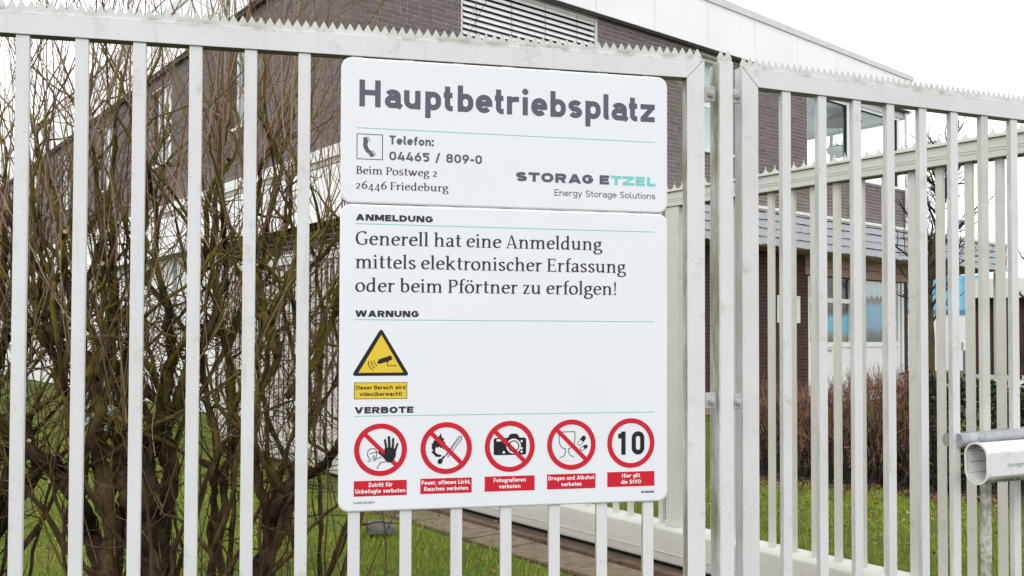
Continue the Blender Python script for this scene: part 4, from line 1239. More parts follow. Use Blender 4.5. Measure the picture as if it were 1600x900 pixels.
# glazed corner room upstairs, open to the sky beyond
cg = fpart('window', M['frame'], bld, FR, 13.93, 14.14, -.14, -.02, 5.62, 7.545); cg['label'] = 'large corner glazing with clear view to the sky'
for a, b in ((12.155, 12.20), (16.38, 16.50)): fpart('frame', M['frame'], cg, FR, a, b, -.14, -.02, 5.62, 7.545)
for a, b in ((12.2005, 13.9295), (14.1405, 16.3795)):
    fpart('frame', M['frame'], cg, FR, a, b, -.13, -.03, 7.470, 7.545); fpart('frame', M['frame'], cg, FR, a, b, -.13, -.03, 5.62, 5.68)
    fpart('pane', M['glass'], cg, FR, a + .01, b - .01, -.085, -.080, 5.67, 7.48)
    fpart('seal', M['seal'], cg, FR, b - .034, b - .001, -.10, -.028, 5.681, 7.469); fpart('seal', M['seal'], cg, FR, a + .001, b - .035, -.10, -.028, 7.455, 7.4695)
fpart('sill', M['frame'], cg, FR, 12.16, 16.86, -.12, .05, 5.602, 5.619)
fpart('head_board', M['trim'], cg, FR, 12.16, 16.79, -.25, .0, 7.547, 7.70)
m = MB(); m.box(12.16, 16.79, .26, 4.2, 7.560, 7.64); m.build('ceiling', M['ceiling'], bld)
m = MB(); m.box(12.16, 16.79, .31, 4.2, 5.35, 5.45); m.build('floor', M['ceiling'], bld)
m = MB(); m.box(12.0, 12.15, .31, 4.2, 5.46, 7.559); m.build('partition', M['ceiling'], bld)
m = MB(); m.box(16.70, 16.80, .27, 4.2, 7.50, 7.559); m.box(16.70, 16.80, .32, 4.2, 5.46, 5.60)
for y in (.34, 2.2, 4.1): m.box(16.71, 16.79, y - .04, y + .04, 5.601, 7.499)
m.build('end_frame', M['frame'], bld)
# downpipe at the corner
m = MB(); m.cyl((16.68, -.06, 4.45), (16.68, -.06, 7.69), .035, n=12); m.cyl((16.68, -.06, 6.9), (16.68, .0, 6.9), .012, n=6); m.build('downpipe', M['trim'], bld, smooth=False)

# entrance front below the canopy
ent = fpart('entrance_front', M['frame'], bld, FR, 12.17, 12.25, -.16, -.01, .02, 3.10); ent['label'] = 'white panelled entrance front with reflections painted on its panes'
for a, b in ((14.06, 14.20), (16.36, 16.45)): fpart('frame', M['frame'], ent, FR, a, b, -.16, -.01, .02, 3.10)
for a, b in ((12.2505, 14.0595), (14.2005, 16.3595)):
    fpart('infill_panel', M['frame'], ent, FR, a, b, -.12, -.05, .02, 1.40)
    fpart('rail', M['frame'], ent, FR, a, b, -.14, -.02, 1.405, 1.52)
fpart('rail', M['frame'], ent, FR, 12.2505, 14.0595, -.14, -.02, 2.485, 2.595)
fpart('pane', M['glass_dark'], ent, FR, 12.26, 14.05, -.10, -.09, 2.60, 3.10)
def reflection_mat(kind):  # reflected outdoor scene painted as colour bands on the glass
    """reflection painted into the pane colour: pale sky, a far bank, blue water, dark reeds"""
    t = NT('painted_reflection_' + kind); p = t.pos()
    g = t.n('ShaderNodeNewGeometry'); s = t.n('ShaderNodeSeparateXYZ'); t.l(g.outputs['Position'], s.inputs[0])
    hz = t.math('ADD', s.outputs['Z'], t.math('MULTIPLY', t.math('SUBTRACT', t.noise(t.pos((3, 3, 1)), 1.5, 6, .7), .5), .50))
    nr = t.math('SUBTRACT', hz, 1.5)
    if kind == 'tall':
        st = [(0.0, (.06, .075, .05)), (.16, (.10, .13, .10)), (.26, (.13, .30, .42)), (.60, (.15, .38, .55)), (.66, (.17, .155, .14)), (.73, (.19, .165, .15)), (.76, (.42, .62, .72)), (.95, (.62, .70, .74)), (1.0, (.58, .52, .48))]
        f = t.math('DIVIDE', nr, 1.6)
    else:
        st = [(0.0, (.10, .10, .09)), (.18, (.22, .22, .20)), (.28, (.14, .42, .55)), (.62, (.17, .48, .62)), (.72, (.12, .12, .13)), (.85, (.05, .05, .06)), (1.0, (.22, .22, .24))]
        f = t.math('DIVIDE', nr, 1.0)
    c = t.ramp(f, st)
    c = t.mix(t.ramp(t.noise(t.pos((2.5, 2.5, .8)), 4, 6, .75), [(.60, 0.0), (.68, .8)]), c, (.06, .06, .06))
    t.base(c); t.rough(.12, .5)
    return t.m
fpart('reflection_pane', reflection_mat('low'), ent, FR, 12.26, 14.05, -.10, -.09, 1.525, 2.48)
fpart('reflection_pane', reflection_mat('tall'), ent, FR, 14.21, 16.35, -.10, -.09, 1.525, 3.10)
fpart('corner_post', M['frame'], ent, FR, 16.53, 16.64, -.12, .0, .02, 3.10); fpart('seal', M['seal'], ent, FR, 16.4505, 16.5295, -.12, -.05, .02, 3.10); fpart('seal', M['seal'], ent, FR, 16.641, 16.70, -.12, .005, .02, 3.10)
et = empty('panel_lettering'); et.parent = ent
ink = Ink(-.048); caption(ink, 'Anm', 13.04, 1.275, .085, .22, .14, 'LEFT'); ink.build('lettering', M['ink_dark'], et)
fpart('header_board', M['soffit'], ent, FR, 12.0, 16.83, .012, .04, 3.125, 3.33)
fpart('header_board', M['soffit'], ent, FR, 12.0, 16.83, .014, .05, 3.345, 3.568)

# canopy: slate apron on the right side, white fascia on the left side
can = MB(); can.box(-.295, 16.86, -.78, -.012, 3.60, 4.325); can.box(16.86, 21.1, -.78, 2.0, 3.60, 4.325); can = can.build('canopy', M['dark_panel'], bld)
can2 = MB(); can2.box(-.29, 16.899, -.775, -.012, 3.572, 3.599); can2.box(16.9, 21.1, -.009, 2.0, 3.572, 3.599); can2.build('soffit', M['soffit'], can)
fpart('edge_trim', M['frame'], can, FR, -.29, 21.12, -.5, .83, 4.335, 4.40)
fpart('edge_gutter', M['trim'], can, FR, -.29, 21.12, .782, .80, 4.298, 4.334)
sl = MB(); L_ = .2885
sl.add([(0, -.818, 0), (L_ - .0012, -.818, 0), (L_ - .0012, -.800, .163), (0, -.800, .163), (0, -.806, 0), (L_ - .0012, -.806, 0), (L_ - .0012, -.785, .163), (0, -.785, .163)],
       [(0, 1, 2, 3), (0, 4, 5, 1), (1, 5, 6, 2), (3, 7, 4, 0), (4, 7, 6, 5)])
slate_me = sl.mesh('slate'); slate_me.materials.append(M['slate'])
for r_, z in enumerate((3.592, 3.772, 3.951, 4.128)):
    for k in range(74):
        u = -.29 + k * L_ + (L_ / 2 if r_ % 2 else 0)
        if u + L_ > 21.15: continue
        o = link('slate', slate_me, None, can, loc=(u, random.uniform(-.003, .003), z + random.uniform(-.007, .006)))
        o.rotation_euler = (random.uniform(-.01, .01), random.uniform(-.012, .012), 0)
        if r_ == 3: o.scale.z = .86
canL = fpart('canopy', M['trim'], bld, FL, -.0005, 31, .0085, .28, 3.46, 4.28); canL['label'] = 'white fascia band between the storeys'
fpart('edge_trim', M['frame'], canL, FL, -.83, 31, .296, .345, 4.325, 4.50)
fpart('edge_gutter', M['mortar'], canL, FL, -.83, 31, .2965, .315, 4.23, 4.322)
fpart('top_board', M['frame'], canL, FL, .0, 31, .009, .295, 4.33, 4.49)
v = -.82
while v < 31:
    fpart('cladding_panel', M['cladding'], canL, FL, v + .006, min(v + 1.22, 31) - .006, .2965, .308, 3.395, 4.215); v += 1.22
# posts carrying the free end of the canopy
for uy in ((20.9, -.55), (20.9, 1.8)):
    m = MB(); m.box(uy[0] - .05, uy[0] + .05, uy[1] - .05, uy[1] + .05, 0, 3.572); m.build('canopy_post', M['trim'], bld)

# white doors along the left side
v = 5.62
while v < 30.3:
    d = fpart('garage_door', M['trim'], bld, FL, v, v + .12, -.20, -.03, .0, 3.395)
    for q in range(5):
        fpart('door_panel', M['frame'], d, FL, v + .1205, v + 2.60, -.12, -.06, .03 + q * .672, .03 + q * .672 + .664)
    v += 2.78

# things inside the glazed room
def at_b(x, y, z): return bmat @ Vector((x, y, z))
lamp = empty('pendant_lamp', at_b(14.62, .66, 7.24), BANG, 'dark grey hanging lamp shade behind the upstairs corner window', 'lamp')
m = MB(); m.cyl((0, 0, 0), (0, 0, .24), .58, .16, n=20); m.build('shade', plain('lamp_grey', (.13, .15, .15), .5), lamp)
m = MB(); m.cyl((0, 0, .24), (0, 0, .319), .008, n=6); m.build('cord', M['seal'], lamp)
pl = empty('hanging_planter', at_b(14.40, .56, 6.28), BANG, 'white bowl planter hanging on cords behind the upstairs window', 'planter')
m = MB(); n = 16; pr = [(.04, 0), (.18, .05), (.27, .16), (.29, .26)]
for i in range(len(pr) - 1): m.cyl((0, 0, pr[i][1]), (0, 0, pr[i + 1][1]), pr[i][0], pr[i + 1][0], n, i == 0)
m.build('bowl', M['frame'], pl)
m = MB(); m.cyl((0, 0, .255), (0, 0, .30), .27, .20, 12)
for i in range(60):
    a = random.uniform(0, 6.28); r_ = random.uniform(0, .27); p0 = Vector((r_ * math.cos(a), r_ * math.sin(a), .27)); p1 = p0 + Vector((random.uniform(-.08, .08), random.uniform(-.08, .08), random.uniform(-.02, .14)))
    m.tube([p0, p1], [.014, .004], 3)
m.build('foliage', plain('planter_leaves', (.035, .045, .03), .8), pl)
m = MB()
for i in range(3):
    a = i * 2.094; m.tube([(.28 * math.cos(a), .28 * math.sin(a), .26), (0, 0, .80)], [.004, .004], 3)
m.tube([(0, 0, .80), (0, 0, 1.279)], [.004, .004], 3)
m.build('cord', M['seal'], pl)
nb = empty('notice_sheet', at_b(11.36, -.0085, 1.97), BANG, 'white notice sheet fixed to the dark brick wall beside the entrance', 'notice')
box_part('sheet', M['frame'], nb, -.45, .45, -.016, -.001, 0, .63)
# ------------------------------------------------------------------ vegetation
def bark_mat(name, lo, hi, moss, moss_amt, z0, z1):
    t = NT(name); p = t.pos()
    c = t.mix(t.ramp(t.noise(t.pos((30, 30, 7)), 1.0, 6, .7), [(.38, 0.0), (.68, 1.0)]), lo, hi)
    g = t.n('ShaderNodeNewGeometry'); s = t.n('ShaderNodeSeparateXYZ'); t.l(g.outputs['Position'], s.inputs[0])
    mr = t.n('ShaderNodeMapRange'); mr.inputs['From Min'].default_value = z0; mr.inputs['From Max'].default_value = z1
    t.l(s.outputs['Z'], mr.inputs['Value'])
    f = t.math('MULTIPLY', t.ramp(t.noise(p, 5.5, 6, .72), [(.42, 0.0), (.60, 1.0)]), mr.outputs[0])
    mc = t.mix(t.noise(p, 40, 3), moss, tuple(q * 1.9 for q in moss))
    c = t.mix(t.math('MULTIPLY', f, moss_amt), c, mc)
    t.base(c); t.rough(.95, .1)
    t.bump(t.noise(t.pos((60, 60, 16)), 1.0, 6, .75), 1.0, .022)
    return t.m
M['bark'] = bark_mat('shrub_bark', (.028, .020, .013), (.115, .085, .055), (.085, .082, .016), 1.0, .7, 1.5)
M['limb'] = bark_mat('shrub_limb_bark', (.055, .038, .021), (.20, .135, .075), (.160, .140, .018), 1.0, .8, 1.6)
def twig_mat():
    t = NT('shrub_twigs')
    r = t.n('ShaderNodeNewGeometry').outputs['Random Per Island']
    c = t.ramp(r, [(0.0, (.070, .042, .028)), (.25, (.17, .115, .072)), (.6, (.36, .265, .175)), (.8, (.12, .105, .030)), (1.0, (.26, .115, .062))])
    old = t.ramp(r, [(0.0, (.055, .036, .020)), (.45, (.13, .088, .048)), (.75, (.15, .125, .022)), (1.0, (.30, .21, .13))])      # older wood low down is dark and mossy
    g = t.n('ShaderNodeNewGeometry'); s = t.n('ShaderNodeSeparateXYZ'); t.l(g.outputs['Position'], s.inputs[0])
    mr = t.n('ShaderNodeMapRange'); mr.inputs['From Min'].default_value = 1.35; mr.inputs['From Max'].default_value = 2.15; t.l(s.outputs['Z'], mr.inputs['Value'])
    t.base(t.mix(mr.outputs[0], old, c))
    t.rough(.8, .2); return t.m
M['twig'] = twig_mat()
M['cut'] = plain('fresh_cut_wood', (.55, .40, .24), .8)

def wander(p, d, L, r0, r1, n, wob, up=0.0, rnd=random):
    pts, rad = [Vector(p)], [r0]
    d = Vector(d).normalized()
    for i in range(n):
        d = (d + Vector((rnd.gauss(0, wob), rnd.gauss(0, wob), rnd.gauss(0, wob) + up))).normalized()
        pts.append(pts[-1] + d * (L / n)); rad.append(r0 + (r1 - r0) * (i + 1) / n)
    return pts, rad, d

def smooth_path(q):
    """denser, slightly gnarled centre line through the given joints"""
    P = [Vector(a[:3]) for a in q]; rr_ = [a[3] * (.55 - .21 * min(1, max(0, (a[2] - .9) / 1.3))) for a in q]; out, ro = [], []
    for i in range(len(P) - 1):
        p0 = P[i - 1] if i else P[0] * 2 - P[1]; p3 = P[i + 2] if i + 2 < len(P) else P[-1] * 2 - P[-2]
        for k in range(6):
            t = k / 6
            v = 0.5 * (2 * P[i] + (P[i + 1] - p0) * t + (2 * p0 - 5 * P[i] + 4 * P[i + 1] - p3) * t * t + (3 * P[i] - p0 - 3 * P[i + 1] + p3) * t ** 3)
            r = rr_[i] * (1 - t) + rr_[i + 1] * t
            v += Vector((noise.noise(v * 6.0), noise.noise(v * 6.0 + Vector((9, 0, 0))), 0)) * (r * .8 + .012) + Vector((noise.noise(v * 17.0), noise.noise(v * 17.0 + Vector((5, 0, 0))), 0)) * (r * .5 + .004)
            out.append(v); ro.append(r * (1 + .30 * noise.noise(v * 9.0) + .22 * noise.noise(v * 27.0)))
    out.append(P[-1]); ro.append(rr_[-1])
    return out, ro

SHRUB_TEXT = {0: 'mossy bare shrub at the far left, its trunk behind the leftmost fence bar',
              1: 'bare shrub with a thick trunk leaning left behind the second fence bar from the left',
              2: 'largest bare shrub, twin dark mossy trunks behind the third and fourth fence bars',
              3: 'slender bare shrub with thin straight stems between the two thick-trunked shrubs',
              4: 'bare shrub with dark limbs reaching right towards the sign board',
              5: 'thin young bare shrub right beside the left edge of the sign boards'}
AX = Vector((.98, .2, 0))
def make_shrub(k, paths):
    rnd = random.Random(100 + k)
    base = paths[0][0]
    sh = empty('bare_shrub', (base[0], base[1], 0), 0, SHRUB_TEXT[k], 'shrub', 'pollarded shrubs behind the fence')
    off = Vector((base[0], base[1], 0))
    trunk, limb, twig, cut = MB(), MB(), MB(), []
    young = k in (3, 5)
    def shoots(p, d, n, Lr, spread, r0):
        for _ in range(n):
            dd = Vector((rnd.gauss(d.x * .35, spread), rnd.gauss(d.y * .3, spread * .8), rnd.uniform(.7, 1.2)))
            L = rnd.uniform(*Lr)
            pts, rad, de = wander(p + Vector((rnd.gauss(0, .015), rnd.gauss(0, .015), rnd.gauss(0, .015))), dd, L, r0 * rnd.uniform(.7, 1.15), .0012, 7, .07, .05, rnd)
            twig.tube([q - off for q in pts], rad, 4, cap=False)
            for q in range(rnd.choice((0, 0, 0, 1, 1, 2))):              # side twigs
                i = rnd.randint(2, 6)
                d2 = Vector((rnd.gauss(0, .6), rnd.gauss(0, .5), rnd.uniform(.1, .9)))
                p2, r2, _d = wander(pts[i], d2, rnd.uniform(.10, .40), rad[i] * .7, .0009, 4, .12, .05, rnd)
                twig.tube([v - off for v in p2], r2, 3, cap=False)
    def sub(p, d, r, depth):
        """a limb of the crown, ends in a knuckle of long shoots"""
        L = rnd.uniform(.30, .62)
        dd = d * .6 + Vector((rnd.gauss(0, .55), rnd.gauss(0, .5), rnd.uniform(.25, .9)))
        pts, rad, de = wander(p, dd, L, r, r * .72, 6, .20, .08, rnd)
        limb.tube([q - off for q in pts], [q * (1 + .2 * rnd.uniform(-1, 1)) for q in rad], 7, .25)
        e = pts[-1]
        if r > .011 and depth < 2:
            for _ in range(1): sub(e, de, r * rnd.uniform(.52, .74), depth + 1)
        if e.z > 1.45: shoots(e, de, rnd.choice((1, 2, 2)), (.5, 1.5), .30, max(.0032, min(.0065, r * .4)))
        else: shoots(e, de, 1, (.25, .7), .45, .0036)
    for q in paths:
        q = list(q)
        if q[0][2] < .72:
            a = q[0]; q.insert(0, (a[0] + (a[0] - q[1][0]) * .4, a[1], -.05, a[3] * 1.18))
        pts, rad = smooth_path(q)
        main = rad[0] > .05
        (trunk if main else limb).tube([v - off for v in pts], rad, 14 if main else 9, .42)
        n = len(pts)
        for i in range(int(n * .30), n - 1):
            z = pts[i].z
            if z < .9: continue
            pr = .10 if z > 1.25 else .06
            if rnd.random() < pr * (.6 if young else 1.0):
                d = (pts[i + 1] - pts[i]).normalized()
                sub(pts[i], d, min(rad[i] * rnd.uniform(.35, .60), .015), 1 if rnd.random() < .6 else 0)
        # long secondary stems fanning up out of the thick wood
        for _ in range(3 if main else 2):
            i = rnd.randint(int(n * .22), int(n * .65)); a0 = pts[i]
            if a0.z < .55: continue
            d2 = Vector((rnd.gauss(0, .42), rnd.gauss(0, .30), rnd.uniform(.7, 1.2)))
            p2, r2, _d = wander(a0, d2, rnd.uniform(.6, 1.25), min(rad[i] * .6, rnd.uniform(.011, .021)), rnd.uniform(.005, .008), 12, .16, .06, rnd)
            limb.tube([v - off for v in p2], [q_ * (1 + .25 * rnd.uniform(-1, 1)) for q_ in r2], 7, .25)
            for j in range(4, 13, 2):
                shoots(p2[j], (p2[j] - p2[j - 1]).normalized(), rnd.choice((0, 0, 1)), (.25, .9), .40, .0034)
            shoots(p2[-1], _d, rnd.choice((1, 2, 3)), (.4, 1.4), .32, .0046)
        d = (pts[-1] - pts[-2]).normalized()
        e = pts[-1]
        for _ in range(2 if not young else 1): sub(e, d, rad[-1] * .8, 1)
        shoots(e, d, 4 if not young else 3, (.6, 1.6), .28, .0052)
        # short dry twigs all along the wood
        for i in range(2, n):
            if pts[i].z < .35: continue
            zz = pts[i].z
            if zz > .85 and rnd.random() < (.38 if zz < 2.1 else .2):             # crooked spurs
                d2 = Vector((rnd.gauss(0, .8), rnd.gauss(0, .6), rnd.gauss(.45, .45)))
                p2, r2, _d = wander(pts[i], d2, rnd.uniform(.12, .42), rnd.uniform(.004, .009), .0022, 6, .30, .05, rnd)
                limb.tube([v - off for v in p2], [q_ * rnd.uniform(.8, 1.35) for q_ in r2], 5)
                shoots(p2[-1], _d, rnd.choice((0, 1, 2)), (.2, .8 if zz < 1.8 else 1.2), .4, .0030)
            for _ in range(rnd.choice((1, 2, 2, 3)) if .8 < zz < 1.75 else rnd.choice((0, 0, 1, 1)) if zz < 2.3 else rnd.choice((0, 0, 0, 1))):
                d2 = Vector((rnd.gauss(0, .8), rnd.gauss(0, .6), rnd.gauss(.35, .5)))
                p2, r2, _d = wander(pts[i], d2, rnd.uniform(.08, .50), rnd.uniform(.0018, .0038), .0009, 5, .17, .03, rnd)
                twig.tube([v - off for v in p2], r2, 3, cap=False)
        # sawn stubs with pale cut faces
        if not young and rnd.random() < .8:
            i = rnd.randint(int(n * .3), int(n * .8)); d2 = Vector((rnd.gauss(0, .5), -.8, rnd.uniform(-.1, .5))).normalized()
            if pts[i].z > .6:
                r_ = max(.011, rad[i] * .33); b_ = pts[i] + d2 * (rad[i] + .06)
                limb.tube([pts[i] - off, b_ - off], [r_ * 1.15, r_], 9)
                mc = MB(); mc.cyl(b_ - off, b_ - off + d2 * .0015, r_ * .93, r_ * .93, 10); cut.append(mc)
    # slender old stems fanning up from the stool
    for _ in range(6 if not young else 2):
        lean = rnd.gauss(0, .40)
        p = off + Vector((rnd.gauss(0, .10), rnd.gauss(0, .08), -.03))
        pts, rad, _d = wander(p, (lean, rnd.gauss(0, .25), 1), rnd.uniform(.9, 1.75), rnd.uniform(.010, .022), rnd.uniform(.005, .008), 18, .14, .05, rnd)
        limb.tube([v - off for v in pts], [q_ * (1 + .22 * rnd.uniform(-1, 1)) for q_ in rad], 8, .3)
        for j in range(7, 19, 2):
            if rnd.random() < .6:
                d2 = Vector((rnd.gauss(0, .8), rnd.gauss(0, .6), rnd.uniform(.2, 1)))
                p2, r2, _e = wander(pts[j], d2, rnd.uniform(.15, .5), rad[j] * .5, .002, 6, .2, .05, rnd)
                limb.tube([v - off for v in p2], r2, 5)
        shoots(pts[-1], _d, rnd.choice((2, 3)), (.4, 1.2), .3, .0045)
    # fine upright stems from the ground
    for _ in range(10 if not young else 6):
        p = off + Vector((rnd.gauss(0, .22), rnd.gauss(0, .12), -.02))
        pts, rad, _d = wander(p, (rnd.gauss(0, .22), rnd.gauss(0, .12), 1), rnd.uniform(.5, 1.5), rnd.uniform(.004, .009), .0015, 8, .07, .04, rnd)
        twig.tube([v - off for v in pts], rad, 4, cap=False)
        for i in range(2, 8):
            if rnd.random() < .6:
                p2, r2, _d = wander(pts[i], (rnd.gauss(0, .8), rnd.gauss(0, .5), .6), rnd.uniform(.1, .4), .0022, .0009, 4, .15, .03, rnd)
                twig.tube([v - off for v in p2], r2, 3, cap=False)
    if trunk.v: trunk.build('trunk', M['bark'], sh, smooth=True)
    limb.build('branches', M['limb'], sh, smooth=True)
    tag(twig.build('twigs', M['twig'], sh, smooth=True), kind='stuff')
    for mc in cut: mc.build('cut_end', M['cut'], sh)
    return sh
